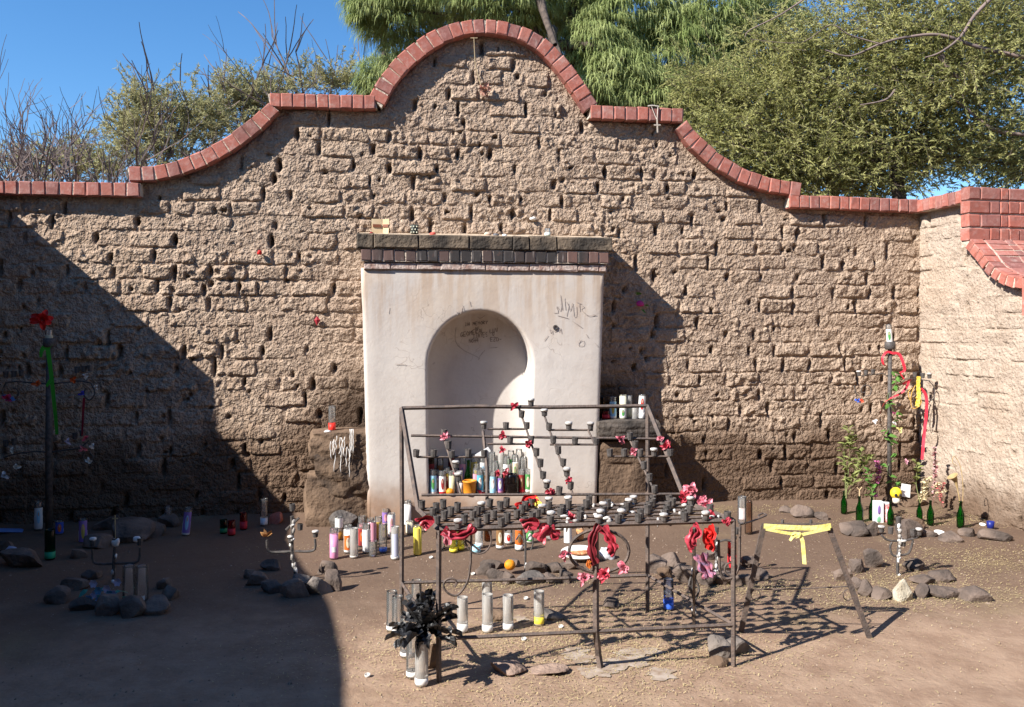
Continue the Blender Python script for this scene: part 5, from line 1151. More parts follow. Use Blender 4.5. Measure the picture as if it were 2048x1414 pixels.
for x, y, h in ((1486, 1046, .20), (1497, 1043, .22)):
    p = GG(x, y-2) ; 
p = PLT(1484, 1048); candle(0, 0, 0, 'clear glass with red and white label at the end of the rack tray', CLEAR, None, 0, mat('faint_label', (.55, .42, .42), .7, (.66, .62, .60), 60), None, base=p, hm=.13, r=.02, lab_z=(.2, .6), lab_w=1.4)
p = G(1498, 1046, .0); p = GG(1497, 1068); candle(0, 0, 0, 'tall brown tinted glass on the earth behind the rack end', glassmat('brown_tint_glass', (.75, .62, .52), .15, (.4, .25, .18)), None, base=p, hm=.26, r=.03)
# ------------------------------------------------------------------ stones
SEED = [100]; EARTHY = mat('earthy_stone', (.20, .135, .105), .95, (.32, .23, .18), 8, .8, 35)
def stone(x, y, wpx, hpx, label, group, m=STONE, dep=.75, rot=None, box=.8, amp=.24):
    p = GG(x, y); k = depth(p)/F; rx = wpx*k/2; rz = hpx*k/2*1.15; ry = max(rx*dep, .03); SEED[0] += 1
    p = p+FWD*ry*.7; p.z = gz(p.x, p.y); M = Matrix.Rotation((rnd(-.35, .35) if rot is None else rot)-YAW, 3, 'Z') @ Matrix.Rotation(rnd(-.12, .12), 3, 'Y')
    mb = MB(); mb.blob(p+UP*(rz*.55), rx*1.02, ry, rz*1.12, amp*.45, 3, box*.4, M, SEED[0], 11); return solo('stone', mb, m, label, 'stone', p, group, False)
ORD = ['', 'next', 'second', 'third', 'fourth', 'fifth', 'sixth', 'seventh', 'eighth', 'ninth', 'tenth', 'eleventh', 'twelfth']
def ring(lst, nm, group, m=STONE):       # each stone is told by its place round the ring, counted from the biggest
    cx_ = sum(s[0] for s in lst)/len(lst); cy_ = sum(s[1] for s in lst)/len(lst); big = max(range(len(lst)), key=lambda i: lst[i][2]*lst[i][3])
    an = lambda s: math.atan2((s[1]-cy_)*3, s[0]-cx_); a0 = an(lst[big]); od = sorted(range(len(lst)), key=lambda i: (an(lst[i])-a0) % 6.2832)
    for k, i in enumerate(od):
        s = lst[i]; lb = 'biggest dark stone of the '+nm if k == 0 else '%s stone clockwise from the biggest in the %s' % (ORD[k], nm); stone(*s[:4], lb, group, s[4] if len(s) > 4 else m)
ring([(30, 1138, 90, 34), (5, 1105, 40, 26), (150, 1118, 46, 22), (185, 1098, 60, 24), (255, 1085, 90, 40), (215, 1060, 60, 26), (300, 1075, 50, 34), (330, 1050, 46, 22)], 'shaded heap round the green-ribboned pole', 'stones round the shaded pole')
ring([(105, 1208, 50, 30), (135, 1180, 60, 26), (160, 1222, 46, 24), (207, 1232, 60, 34), (258, 1236, 62, 36), (305, 1228, 60, 30), (335, 1200, 40, 26), (325, 1178, 36, 20), (180, 1160, 40, 18)], 'shaded ring round the three-armed candelabrum', 'stones of the shaded ring')
ring([(510, 1172, 46, 26), (495, 1158, 30, 18), (540, 1188, 50, 24), (585, 1196, 56, 30), (630, 1190, 56, 34, STONE2), (668, 1182, 34, 42), (650, 1150, 40, 26), (540, 1142, 40, 20), (600, 1172, 40, 22, STONE2)], 'half shaded ring', 'stones of the half shaded ring')
ring([(972, 1152, 36, 28), (991, 1165, 34, 26), (1017, 1168, 32, 22), (1058, 1171, 56, 24, STONE2), (1103, 1167, 38, 20), (1130, 1166, 34, 24), (1074, 1148, 40, 26), (985, 1138, 50, 18), (1110, 1145, 36, 18), (1140, 1140, 40, 18), (1028, 1135, 30, 14)], 'ring holding the orange', 'stones of the ring with the orange')
ring([(1318, 1148, 40, 38), (1345, 1135, 40, 30), (1333, 1158, 32, 20, MUD), (1380, 1168, 54, 42), (1415, 1172, 38, 34), (1450, 1170, 44, 22), (1495, 1172, 42, 26), (1520, 1160, 34, 22), (1500, 1135, 40, 20), (1450, 1140, 40, 18), (1425, 1120, 36, 22)], 'ring behind the ribboned rack end', 'stones of the ring behind the rack end')
ring([(1692, 1164, 38, 30), (1718, 1146, 40, 22), (1750, 1136, 40, 34), (1722, 1182, 32, 26), (1735, 1194, 36, 30), (1770, 1200, 40, 26), (1848, 1196, 34, 24), (1895, 1196, 74, 22), (1893, 1164, 50, 26), (1850, 1170, 44, 20), (1835, 1142, 40, 20)], 'sunny ring beside the low stand', 'stones of the sunny ring')
stone(1812, 1203, 46, 40, 'pale tan stone set in the sunny stone ring', None, PALE, box=.3)
stone(1958, 1204, 56, 32, 'rounded dark boulder lying just outside the sunny ring', None)
ring([(1705, 1071, 56, 30), (1723, 1074, 34, 20), (1745, 1072, 28, 28), (1825, 1078, 54, 32), (1838, 1060, 40, 22, MUD), (1905, 1084, 44, 22), (1940, 1074, 32, 14), (2003, 1082, 60, 20), (1862, 1074, 34, 14), (1980, 1072, 40, 10)], 'stone row before the green bottles', 'stones before the green bottles')
ring([(1607, 1036, 40, 22), (1645, 1040, 24, 14), (1575, 1026, 24, 12)], 'half buried group near the wall', 'half buried stones')
stone(1440, 1318, 48, 40, 'grey boulder beside the front right leg of the rack', None, STONE2); stone(1474, 1310, 56, 34, 'smooth grey boulder behind the front right leg of the rack', None, STONE2)
stone(1440, 1333, 42, 18, 'small brown stone at the front right leg of the rack', None, MUD); stone(1020, 1352, 72, 24, 'flat brown stone half buried before the rack', None, EARTHY); stone(1095, 1350, 70, 13, 'low flat stone beside the flat brown one before the rack', None, EARTHY)
stone(1220, 1217, 36, 18, 'small dark curved stone under the rack tray', None); stone(682, 1058, 62, 34, 'big smooth grey boulder at the foot of the waxy pedestal', None, STONE2, .6); stone(1100, 1238, 56, 18, 'flat grey stone in the straw under the rack', None, STONE2); stone(990, 1240, 60, 14, 'low crumbly stone behind the white-waxed glasses', None, MUD)
stone(552, 1035, 32, 20, 'broken piece of brick against the wall foot', None, BRICK, box=.7); stone(600, 1020, 22, 14, 'small brown stone against the wall foot', None, MUD)
stone(860, 1338, 40, 56, 'upright slab of pinkish brown stone behind the glasses at the rack leg', None, MUD, .3)

# ------------------------------------------------------------------ small iron candelabra in the stone rings
def waxlumps(t, pts, n, r, seed):
    rr = random.Random(seed)
    for k in range(n):
        a, b = rr.choice(list(zip(pts, pts[1:]))); p = a.lerp(b, rr.random()); mb = MB(); mb.blob(p+Vector((rr.uniform(-.01, .01), rr.uniform(-.012, 0), 0)), r*rr.uniform(.5, 1.1), r*rr.uniform(.5, 1), r*rr.uniform(.7, 1.8), .35, 1, seed=seed*31+k); part('wax_lump', mb, WAX if rr.random() < .55 else mat('dirty_wax', (.22, .20, .18), .6, (.42, .39, .36), 30), t, True)
def candelabrum(bx, by, label, paths, cups, wax_n=6, r=.009, seed=1, waxc=()):
    p = GG(bx, by); t = thing('candelabrum', label, 'candelabrum', p); A = lambda x, y: AT(x, y, p)
    for k, pt in enumerate(paths):
        P = [A(x, y)-(UP*.03 if (k == 0 and i == 0) else UP*0) for i, (x, y) in enumerate(pt)]
        mb = MB(); mb.tube(spline(P, 3) if len(P) > 2 else P, r if k == 0 else r*.72, 6); part('stem' if k == 0 else 'arm', mb, CUPM, t)
    for i, (x, y) in enumerate(cups): cup(A(x, y), i in waxc, t, 1.05)
    if wax_n: waxlumps(t, [A(x, y) for x, y in paths[0]], wax_n, .014, seed)
    return t, A
t, A = candelabrum(228, 1165, 'three-armed iron candelabrum with white candle stubs in the shade', [[(228, 1165), (228, 1130), (230, 1095)], [(229, 1127), (205, 1128), (187, 1124), (185, 1098)], [(229, 1127), (255, 1126), (277, 1122), (280, 1095)]], [(185, 1092), (230, 1090), (280, 1090)], 3, .011, 2)
for x, y, w_, h_ in ((186, 1078, 13, 9), (231, 1084, 16, 16), (274, 1078, 15, 12)):
    k = depth(A(x, y))/F; mb = MB(); mb.blob(A(x, y), w_*k/2, w_*k/2.4, h_*k/2, .35, 2, .4, seed=x); part('candle_stub', mb, WAX, t, True)
mb = MB(); c = A(230, 1040); mb.bar(c-UP*.03, c+UP*.03, .006, .004); mb.bar(c-RGT*.018+UP*.01, c+RGT*.018+UP*.01, .006, .004, UP); mb.bar(c-UP*.03, A(231, 1078), .003, .003); part('straw_cross', mb, flat(.42, .34, .18), t)
t, A = candelabrum(590, 1168, 'small wax-caked candelabrum with two bent arms in the half shaded ring', [[(594, 1168), (590, 1140), (584, 1100), (585, 1060), (584, 1032)], [(588, 1102), (560, 1104), (537, 1102), (534, 1080)], [(590, 1102), (615, 1103), (630, 1098), (630, 1078)], [(572, 1060), (598, 1036)]], [(582, 1085), (631, 1074), (585, 1022), (600, 1060)], 16, .011, 3, (0, 1))
lf = MB(); c = A(534, 1074)
for k in range(9):
    a = k*.7; d = Vector((math.cos(a), math.sin(a)*.6, rnd(.5, 1.2))).normalized(); s_ = d.orthogonal().normalized(); L = rnd(.03, .06); lf.add([c, c+d*L*.6+s_*.012, c+d*L, c+d*L*.6-s_*.012], [(0, 1, 2, 3)])
part('dried_leaves', lf, mat('dried_leaf', (.33, .14, .04), .8, (.45, .24, .09), 40), t)
candelabrum(1052, 1142, 'thin iron stem with two curls rising in the ring with the orange', [[(1050, 1142), (1051, 1100), (1050, 1066)], [(1050, 1085), (1062, 1070), (1066, 1085), (1062, 1100)], [(1050, 1085), (1040, 1070), (1032, 1080)]], [(1050, 1066)], 2, .008, 4)
candelabrum(1388, 1235, 'wax-dripped iron upright with chain standing under the rack end', [[(1388, 1262), (1386, 1200), (1388, 1120), (1388, 1075)], [(1386, 1190), (1378, 1170), (1384, 1150)], [(1388, 1205), (1398, 1180), (1392, 1160)]], [(1388, 1075)], 8, .010, 5)
candelabrum(1432, 1150, 'iron candelabrum with chain links beside the red glass candle', [[(1432, 1150), (1433, 1110), (1432, 1075)], [(1433, 1085), (1450, 1080), (1468, 1082), (1472, 1072)], [(1433, 1090), (1418, 1086), (1414, 1074)]], [(1432, 1068), (1473, 1068), (1414, 1070)], 8, .010, 6)
candelabrum(1795, 1150, 'wax-caked candelabrum with four cups in the sunny stone ring', [[(1796, 1152), (1795, 1120), (1798, 1090), (1799, 1060), (1797, 1050)], [(1796, 1112), (1785, 1110), (1780, 1094), (1784, 1084)], [(1799, 1110), (1815, 1108), (1822, 1096), (1826, 1080)], [(1797, 1082), (1775, 1080), (1763, 1070)], [(1798, 1078), (1816, 1080), (1834, 1074)]], [(1763, 1064), (1781, 1068), (1826, 1072), (1838, 1070), (1806, 1092), (1797, 1046)], 18, .010, 7, (0, 3, 4))

# ------------------------------------------------------------------ tall poles
def pole(bx, by, topy, label, r):
    p = GG(bx, by); t = thing('pole_candelabrum', label, 'candelabrum', p); A = lambda x, y: AT(x, y, p)
    mb = MB(); mb.tube([p-UP*.03, A(bx, (by+topy)/2), A(bx+1, topy)], [r*1.05, r, r*.9], 10); part('pole', mb, CUPM, t, True)
    c = A(bx+1, topy); mb = MB(); mb.lathe([(.0001, -.01), (.035, -.01), (.046, .0), (.046, .062), (.043, .062), (.040, .01), (.0001, .01)], 14, c); part('candle_holder', mb, CUPM, t, True)
    return p, t, A
def arm(t, A, pts, r=.006):
    mb = MB(); mb.tube(spline([A(x, y) for x, y in pts], 4), r, 6); part('arm', mb, CUPM, t)
p, t, A = pole(98, 1070, 692, 'tall dark pole candelabrum with green ribbon in the shade', .026); POLE_L = (p, A)
for pts in ([(98, 768), (70, 766), (35, 763), (12, 765)], [(98, 768), (130, 765), (160, 762), (182, 766)], [(98, 905), (70, 903), (30, 908), (8, 915)], [(98, 905), (130, 900), (160, 895), (178, 880)],
            [(12, 765), (5, 785), (18, 800), (34, 795), (36, 780), (26, 776)], [(182, 766), (190, 785), (180, 800), (168, 790), (172, 776)], [(172, 900), (166, 915), (176, 925), (186, 915), (180, 905)]): arm(t, A, pts)
for x, y in ((12, 755), (28, 754), (43, 752), (154, 746), (168, 744), (180, 742), (12, 893), (28, 890), (150, 878), (165, 872)): cup(A(x, y), False, t, 1.15)
fr_ = lambda x, y: A(x, y)-FWD*.03
q = A(98, 690)+UP*.02; candle(0, 0, 0, 'candle glass in the holder on top of the shaded pole', CLEAR, wx(.5, .4, .25), .6, base=q, hm=.10, r=.028)
SGL = 'cloth flowers on the shaded pole'
rose('cloth_flower', 'big ragged red cloth flower on top of the shaded pole', fr_(88, 640), .075, RED, None, 22)
for k, (x, y, r, c, lb) in enumerate([(18, 797, .045, (.45, .03, .10), 'red and blue paper butterfly flower on the shaded pole scroll'), (78, 767, .032, (.55, .10, .02), 'orange cloth flower next to the shaded pole'), (153, 758, .032, (.55, .10, .02), 'orange cloth flower on the outer arm of the shaded pole'),
    (177, 750, .028, (.62, .60, .56), 'white cloth flower beside the upper cups of the shaded pole'), (166, 787, .028, (.05, .05, .40), 'blue cloth star hanging from the shaded pole arm'), (138, 883, .028, (.45, .42, .55), 'pale lilac flower hanging beside the shaded pole'), (186, 890, .028, (.60, .58, .55), 'white flower at the lower arm end of the shaded pole'),
    (175, 875, .028, (.62, .10, .14), 'red and white flower above the lower scroll'), (170, 897, .028, (.62, .16, .18), 'pink flower on the lower scroll of the shaded pole'), (183, 922, .030, (.60, .58, .52), 'white flower hanging below the lower scroll'), (28, 900, .022, (.60, .57, .50), 'small white flower on the lower arm by the frame edge'),
    (36, 934, .032, (.58, .55, .48), 'cream flower hanging low beside the shaded pole'), (13, 950, .034, (.62, .62, .64), 'round white flower hanging lowest beside the shaded pole'), (195, 774, .02, (.60, .55, .50), 'small pale bud at the upper arm end')]):
    rose('cloth_flower', lb, fr_(x, y), r, flat(*c), SGL, 10, None, k)
mb = MB(); mb.add([tuple(fr_(x, y)) for x, y in ((8, 790), (18, 800), (30, 792), (36, 800), (24, 803), (16, 788))], [(0, 1, 5), (1, 4, 2), (2, 4, 3)]); solo('paper_wings', mb, flat(.10, .25, .62), 'blue paper wings of the butterfly flower', 'paper', fr_(20, 797))
gr = thing('green_ribbon', 'long bright green ribbon tied round the shaded pole', 'ribbon', fr_(98, 700))
for pts, wd, tw in (([(97, 690), (88, 700), (86, 714)], .04, .6), ([(98, 690), (103, 720), (108, 760), (112, 800), (116, 840), (118, 868)], .035, .4), ([(109, 755), (102, 765), (97, 772)], .028, .4), ([(94, 693), (100, 690), (106, 694)], .04, 0)):
    mb = MB(); mb.strip(spline([fr_(x, y) for x, y in pts], 4), wd, None, tw); part('ribbon_tail', mb, GREENR, gr)
mb = MB(); mb.strip(spline([fr_(x, y) for x, y in ((172, 795), (170, 830), (168, 870))], 4), .02, None, .5); solo('red_ribbon', mb, mat('dark_red_ribbon', (.30, .015, .03), .6), 'narrow dark red ribbon hanging between the arms of the shaded pole', 'ribbon', fr_(172, 795))

p, t, A = pole(1779, 1010, 697, 'tall dark pole candelabrum twined with vine in the sunny corner', .020); POLE_R = (p, A)
fr_ = lambda x, y, d=.03: A(x, y)-FWD*d
for pts in ([(1781, 758), (1768, 748), (1755, 748), (1722, 752)], [(1781, 758), (1805, 758), (1830, 758), (1860, 762)], [(1709, 770), (1711, 785), (1718, 792)], [(1730, 792), (1740, 790), (1742, 776), (1733, 770), (1724, 775), (1723, 784), (1731, 785)],
            [(1858, 762), (1868, 775), (1868, 795), (1856, 803), (1842, 801)], [(1846, 776), (1854, 782), (1852, 792)], [(1905, 930), (1908, 905), (1922, 900), (1924, 920), (1912, 925), (1910, 912)]): arm(t, A, pts, .0045)
for x, y in ((1718, 752), (1732, 750), (1746, 748), (1830, 755), (1845, 756), (1859, 757)): cup(A(x, y), x in (1718, 1859), t, 1.1)
candle(0, 0, 0, 'candle with a green and white label in the holder on top of the sunny pole', CLEAR, WW, .3, PAP, GRN, base=A(1780, 694)+UP*.015, hm=.19, r=.026, tilt=(0, -.08))
rb = thing('red_ribbon', 'long bright red ribbon bow tied on the sunny pole', 'ribbon', fr_(1781, 707))
RIB = mat('red_ribbon', (.58, .018, .035), .45, (.66, .05, .08), 12)
for pts, wd, tw in (([(1783, 706), (1770, 704), (1762, 716), (1764, 728), (1771, 732)], .042, .9), ([(1782, 706), (1795, 708), (1803, 725), (1806, 740), (1797, 745)], .05, .8), ([(1797, 745), (1801, 753), (1805, 758)], .03, .4), ([(1802, 768), (1812, 762), (1822, 758)], .05, .8),
                    ([(1815, 762), (1808, 777), (1795, 788), (1778, 796), (1765, 806), (1757, 826)], .04, 1.4), ([(1838, 776), (1846, 785), (1850, 800), (1849, 830), (1845, 870), (1841, 918)], .05, .5)):
    mb = MB(); mb.strip(spline([fr_(x, y) for x, y in pts], 5), wd*.5, None, tw*1.6); part('ribbon_tail', mb, RIB, rb)
lc = thing('lace_ribbon', 'yellow lace ribbon hanging under the cups of the sunny pole', 'ribbon', fr_(1834, 752))
mb = MB(); mb.strip(spline([fr_(x, y, .04) for x, y in ((1833, 752), (1832, 770), (1833, 790), (1830, 812))], 5), [.030+.010*(i % 2) for i in range(16)], None, .4); part('lace_tail', mb, mat('yellow_lace', (.68, .45, .02), .7, (.75, .58, .15), 60), lc)
for pts in ([(1826, 770), (1818, 790), (1820, 815), (1834, 812), (1838, 800), (1826, 795)], [(1820, 775), (1812, 785), (1816, 800)]): mb = MB(); mb.tube(spline([fr_(x, y, .04) for x, y in pts], 5), .0035, 5); part('cord', mb, mat('gold_cord', (.62, .36, .08), .7), lc)
for x, y, r, c, lb in ((1712, 800, .030, (.05, .12, .50), 'blue paper butterfly on the scroll of the sunny pole'), (1722, 801, .026, (.62, .10, .05), 'red paper butterfly beside the blue one'), (1748, 842, .026, (.72, .74, .78), 'small white paper bird hung before the wall by the sunny pole'), (1786, 845, .018, (.70, .72, .76), 'white paper scrap on the vine of the sunny pole'),
                       (1786, 826, .024, (.45, .10, .22), 'magenta flower on the vine of the sunny pole'), (1797, 857, .032, (.58, .52, .22), 'pale yellow flower on the vine of the sunny pole'), (1810, 922, .026, (.55, .28, .34), 'dusty pink flower low on the sunny pole'), (1281, 606, .0, (0, 0, 0), '')):
    if r: rose('paper_flower', lb, fr_(x, y), r, flat(*c), 'paper trinkets on the sunny pole', 8, None, x)
# ------------------------------------------------------------------ plants
def leaf(mb, p, d, L, wd, rr, bend=.3):
    s_ = d.cross(UP); s_ = (s_ if s_.length > .15 else RGT.copy()).normalized(); s_ = Quaternion(d, rr.uniform(-1, 1)) @ s_; u_ = s_.cross(d); m1 = p+d*L*.35+u_*L*.05; m2 = p+d*L*.7-UP*L*bend*.35; e = p+d*L-UP*L*bend
    mb.add([p, m1-s_*wd/2, m1+s_*wd/2, m2-s_*wd*.42, m2+s_*wd*.42, e, m1, m2], [(0, 1, 6), (0, 6, 2), (1, 3, 7, 6), (6, 7, 4, 2), (3, 5, 7), (7, 5, 4)])
def plant(name, label, base, A, stems, nleaf, L, wd, m, seed, spread=.7, mstem=None, cat='plant'):
    rr = random.Random(seed); t = thing(name, label, cat, base)
    for pts in stems:
        P = spline([A(x, y)+FWD*rr.uniform(-.04, .04) for x, y in pts], 6); mb = MB(); mb.tube(P, [.0035-.002*i/len(P) for i in range(len(P))], 5); part('stem', mb, mstem or flat(.20, .22, .09), t)
        for k in range(nleaf):
            u = rr.uniform(.18, 1)*(len(P)-1); i = min(int(u), len(P)-2); q = P[i].lerp(P[i+1], u-i); a = rr.uniform(0, 6.28); d = (Vector((math.cos(a)*spread, math.sin(a)*spread, rr.uniform(.1, .9)))).normalized(); mb = MB(); leaf(mb, q, d, L*rr.uniform(.6, 1.2), wd*rr.uniform(.7, 1.2), rr); part('leaf', mb, m, t, True)
LG = leafmat('olive_leaf', (.16, .20, .06), (.34, .36, .14), 18, .3); LG2 = leafmat('fresh_leaf', (.08, .20, .04), (.17, .32, .08), 18, .3)
b0, h0 = BOT[0]; plant('leafy_branch', 'tall sprawling leafy branches standing in the green bottle by the wall', b0+UP*h0, lambda x, y: AT(x, y, b0), [[(1688, 990), (1693, 950), (1690, 915), (1688, 885)], [(1690, 990), (1702, 960), (1716, 925), (1722, 900)], [(1689, 995), (1700, 930), (1698, 880), (1700, 860)], [(1690, 1000), (1712, 950), (1730, 925), (1742, 915)]], 40, .085, .026, LG, 1)
b2, h2 = BOT[2]; plant('leafy_sprig', 'broad-leaved green sprig in the bottle behind the printed box', b2+UP*h2, lambda x, y: AT(x, y, b2), [[(1745, 1000), (1745, 985), (1744, 972)], [(1745, 1000), (1737, 960), (1735, 940)]], 18, .075, .034, LG2, 2)
b4, h4 = BOT[4]; plant('green_sprig', 'upright green sprig in the bottle of dried flowers', b4+UP*h4, lambda x, y: AT(x, y, b4), [[(1838, 1005), (1833, 970), (1832, 945), (1834, 925)]], 18, .07, .026, LG, 3)
DRY = mat('dried_petal', (.50, .40, .22), .9, (.66, .58, .40), 30)
plant('dried_flowers', 'fan of pale dried flowers in the green bottle', b4+UP*h4, lambda x, y: AT(x, y, b4), [[(1839, 1004), (1848, 980), (1850, 955)], [(1840, 1004), (1855, 975), (1866, 950)], [(1840, 1004), (1862, 985), (1880, 965)], [(1840, 1004), (1868, 992), (1896, 982)], [(1838, 1004), (1840, 985), (1842, 962)]], 30, .030, .022, DRY, 4, 1., flat(.36, .28, .14))
plant('purple_flower_spike', 'drooping spike of pink and purple flowers beside the sunny pole', GG(1756, 1020), lambda x, y: AT(x, y, GG(1756, 1020)), [[(1752, 1010), (1754, 980), (1760, 950), (1757, 925)]], 120, .032, .020, mat('purple_petal', (.40, .08, .32), .7, (.55, .16, .30), 25), 5, 1., None, 'flower')
gq = GG(1866, 1022); plant('red_berry_garland', 'garland of dried red and white flowers hanging by the corner', gq, lambda x, y: AT(x, y, gq), [[(1868, 1012), (1872, 975), (1870, 930), (1866, 895)]], 150, .028, .020, mat('berry_petal', (.28, .03, .05), .8, (.58, .44, .42), 45), 6, 1., flat(.2, .1, .08), 'garland')
plant('red_flowers', 'bunch of small dry red flowers at the foot of the garland', GG(1885, 1024), lambda x, y: AT(x, y, GG(1885, 1024)), [[(1885, 1014), (1885, 990), (1884, 965)], [(1885, 1014), (1878, 985), (1872, 965)]], 40, .024, .016, mat('dry_red_petal', (.38, .05, .06), .8, (.46, .16, .14), 45), 8, 1., flat(.2, .1, .08), 'flower')
for k, (x0, y0) in enumerate(((1779, 770), (1778, 800), (1783, 880), (1782, 900), (1786, 925), (1780, 935))): pass
vt = thing('vine_garland', 'artificial green vine twined down the sunny pole', 'garland', A(1782, 1000)); rr = random.Random(9); vp = [A(1781+9*math.sin(i*.8), 745+i*9)-FWD*(.025+.012*math.cos(i*.8)) for i in range(26)]
mb = MB(); mb.tube(spline(vp, 3), .003, 5); part('stem', mb, flat(.12, .16, .06), vt)
for k in range(46):
    q = vp[rr.randrange(0, 26)] if k > 16 else vp[rr.choice((1, 3, 4, 5, 9, 14, 15, 18))]; a = rr.uniform(0, 6.28); mb = MB(); leaf(mb, q, Vector((math.cos(a), math.sin(a)*.6-.3, rr.uniform(-.3, .5))).normalized(), rr.uniform(.05, .09), .034, rr); part('leaf', mb, LG2, vt, True)
# dry trumpet stalk in the last bottle
b6, h6 = BOT[6]; tt = thing('trumpet_stalk', 'dry trumpet-shaped stalk curving out of the green bottle nearest the side wall', 'dried plant', b6+UP*h6); A6 = lambda x, y: AT(x, y, b6)
mb = MB(); mb.tube(spline([A6(1921, 1030), A6(1919, 1000), A6(1915, 978), A6(1911, 962), A6(1905, 952)], 4), [.005]*9+[.008, .010, .013, .017, .022, .028, .036, .046], 12, False); part('trumpet', mb, mat('dry_stalk', (.34, .24, .11), .8, (.46, .34, .18), 20), tt, True)
mb = MB(); mb.tube(spline([A6(1921, 1035), A6(1926, 990), A6(1924, 950), A6(1918, 925), A6(1908, 912), A6(1905, 925), A6(1914, 932)], 4), .003, 5); part('tendril', mb, mat('dry_stalk', (0, 0, 0)), tt)
b1, h1 = BOT[1]; mb = MB(); mb.tube([b1+UP*h1*.8, b1+UP*(h1+.05), b1+UP*(h1+.07)-RGT*.02], .005, 5); mb.tube([b1+UP*(h1+.05), b1+UP*(h1+.075)+RGT*.02], .004, 5); solo('dry_stalk', mb, mat('bone_stalk', (.56, .42, .25), .8), 'short forked dry stalk in a green bottle', 'dried plant', b1+UP*h1*.8)
# ------------------------------------------------------------------ small things near the corner
p = GG(1756, 1044); t = thing('printed_box', 'upright white box with violet and green print beside the bottles', 'box', p); k = depth(p)/F; Mz = Matrix.Rotation(-YAW-.1, 3, 'Z')
mb = MB(); mb.box(p+UP*21*k, 17*k, 14*k, 42*k, Mz); part('carton', mb, flat(.66, .68, .68), t); mb = MB(); mb.blob(p+UP*26*k-FWD*7.2*k, 4*k, .6*k, 9*k, .2, 2); part('violet_print', mb, VIO, t, True); mb = MB(); mb.blob(p+UP*7*k-FWD*7.2*k, 6*k, .6*k, 6*k, .2, 2); part('green_print', mb, flat(.22, .52, .30), t, True)
p = GG(1773, 1043); t = thing('striped_can', 'white and red printed can between box and skull bottle', 'can', p); mb = MB(); mb.lathe([(.0001, 0), (.036, 0), (.038, .006), (.038, .155), (.034, .16), (.0001, .16)], 16, p); part('can', mb, mat('red_white_print', (.66, .10, .10), .6, (.74, .66, .64), 45), t, True)
mb = MB(); mb.lathe([(.0001, .162), (.034, .162), (.036, .158)], 16, p); part('lid', mb, flat(.6, .6, .6), t, True)
def skull():
    p, h = BOT[3]; c = AT(1790, 988, p)-FWD*.02; t = thing('yellow_skull', 'small bright yellow skull with white jaw on top of a green bottle', 'skull', c-UP*.06); ym = mat('skull_yellow', (.75, .56, .03), .55)
    mb = MB(); mb.blob(c+UP*.012, .046, .042, .048, .05, 3); part('cranium', mb, ym, t, True); mb = MB(); mb.blob(c-UP*.045-FWD*.006, .030, .028, .030, .1, 2, .4); part('jaw', mb, flat(.72, .68, .58), t, True)
    for s_ in (-1, 1): mb = MB(); mb.blob(c+RGT*(.018*s_)-FWD*.036+UP*.002, .012, .010, .014, .1, 2); part('eye_socket', mb, flat(.03, .025, .02), t, True)
    mb = MB(); mb.blob(c-FWD*.042-UP*.016, .006, .006, .009, .1, 1); part('nose_hole', mb, flat(.03, .025, .02), t, True)
skull()
p = GG(1812, 1012); c = AT(1811, 981, p); mb = MB(); mb.box(c, .085, .006, .115, Matrix.Rotation(-YAW, 3, 'Z') @ Matrix.Rotation(.16, 3, 'Y') @ Matrix.Rotation(-.2, 3, 'X')); solo('white_card', mb, flat(.78, .78, .76), 'blank white card leaning behind the skull bottle', 'card', c-UP*.05)
stone(1815, 1012, 70, 24, 'brown stone propping the white card', None, MUD)
p = GG(1981, 1059); mb = MB(); mb.lathe([(.0001, .002), (.024, .002), (.030, .066), (.027, .066), (.022, .008), (.0001, .008)], 14, p); solo('blue_cup', mb, mat('blue_plastic', (.012, .02, .17), .4), 'small dark blue cup near the side wall', 'cup', p, None, True)
def lid(x, y, r, label, m=None):
    p = GG(x, y)+UP*.004; mb = MB(); mb.lathe([(.0001, .004), (r*.8, .004), (r*.86, .010), (r, .010), (r*1.0, 0), (r*.8, -.002)], 16, p, Matrix.Rotation(.2, 3, 'X')); return solo('white_disc', mb, m or flat(.72, .71, .68), label, 'disc', p, None, True)
lid(1965, 1051, .024, 'white jar lid beside the blue cup'); lid(1879, 1067, .040, 'white plastic ring lying on the stones before the last bottle')
for x, y, lb in ((735, 1354, 'white bottle cap on the sunny earth near the shade edge'), (1048, 1281, 'white tin cap in the straw before the rack'), (1122, 1256, 'small tin candle holder near the yellow-waxed glass'), (1052, 1199, 'white cap on the earth beside the rack ring'), (946, 1150, 'white shell-like cap near the ring with the orange'), (862, 1117, 'white scrap cap beside the yellow candle')): lid(x, y, .0135, lb, flat(.55, .52, .48))
p = GG(1160, 1122)+UP*.05; t = thing('paper_plate', 'white oval plate with orange food on the stones of the ring', 'plate', p); Mt = Matrix.Rotation(-YAW, 3, 'Z') @ Matrix.Rotation(.30, 3, 'X') @ Matrix.Diagonal((1.5, 1, 1))
mb = MB(); mb.lathe([(.0001, 0), (.065, 0), (.085, .016), (.090, .016), (.07, -.005)], 24, p, Mt); part('rim', mb, flat(.70, .66, .62), t, True); mb = MB(); mb.blob(p+UP*.01, .075, .04, .012, .4, 3, seed=4); part('food', mb, mat('dried_food', (.42, .13, .05), .9, (.60, .32, .16), 40, .6, 60), t, True)
p = GG(1212, 1118); mb = MB(); mb.blob(p+UP*.03, .055, .04, .045, .45, 3, seed=12); solo('plastic_bag', mb, flat(.70, .70, .72), 'crumpled white plastic bag behind the iron ring', 'bag', p, None, True)
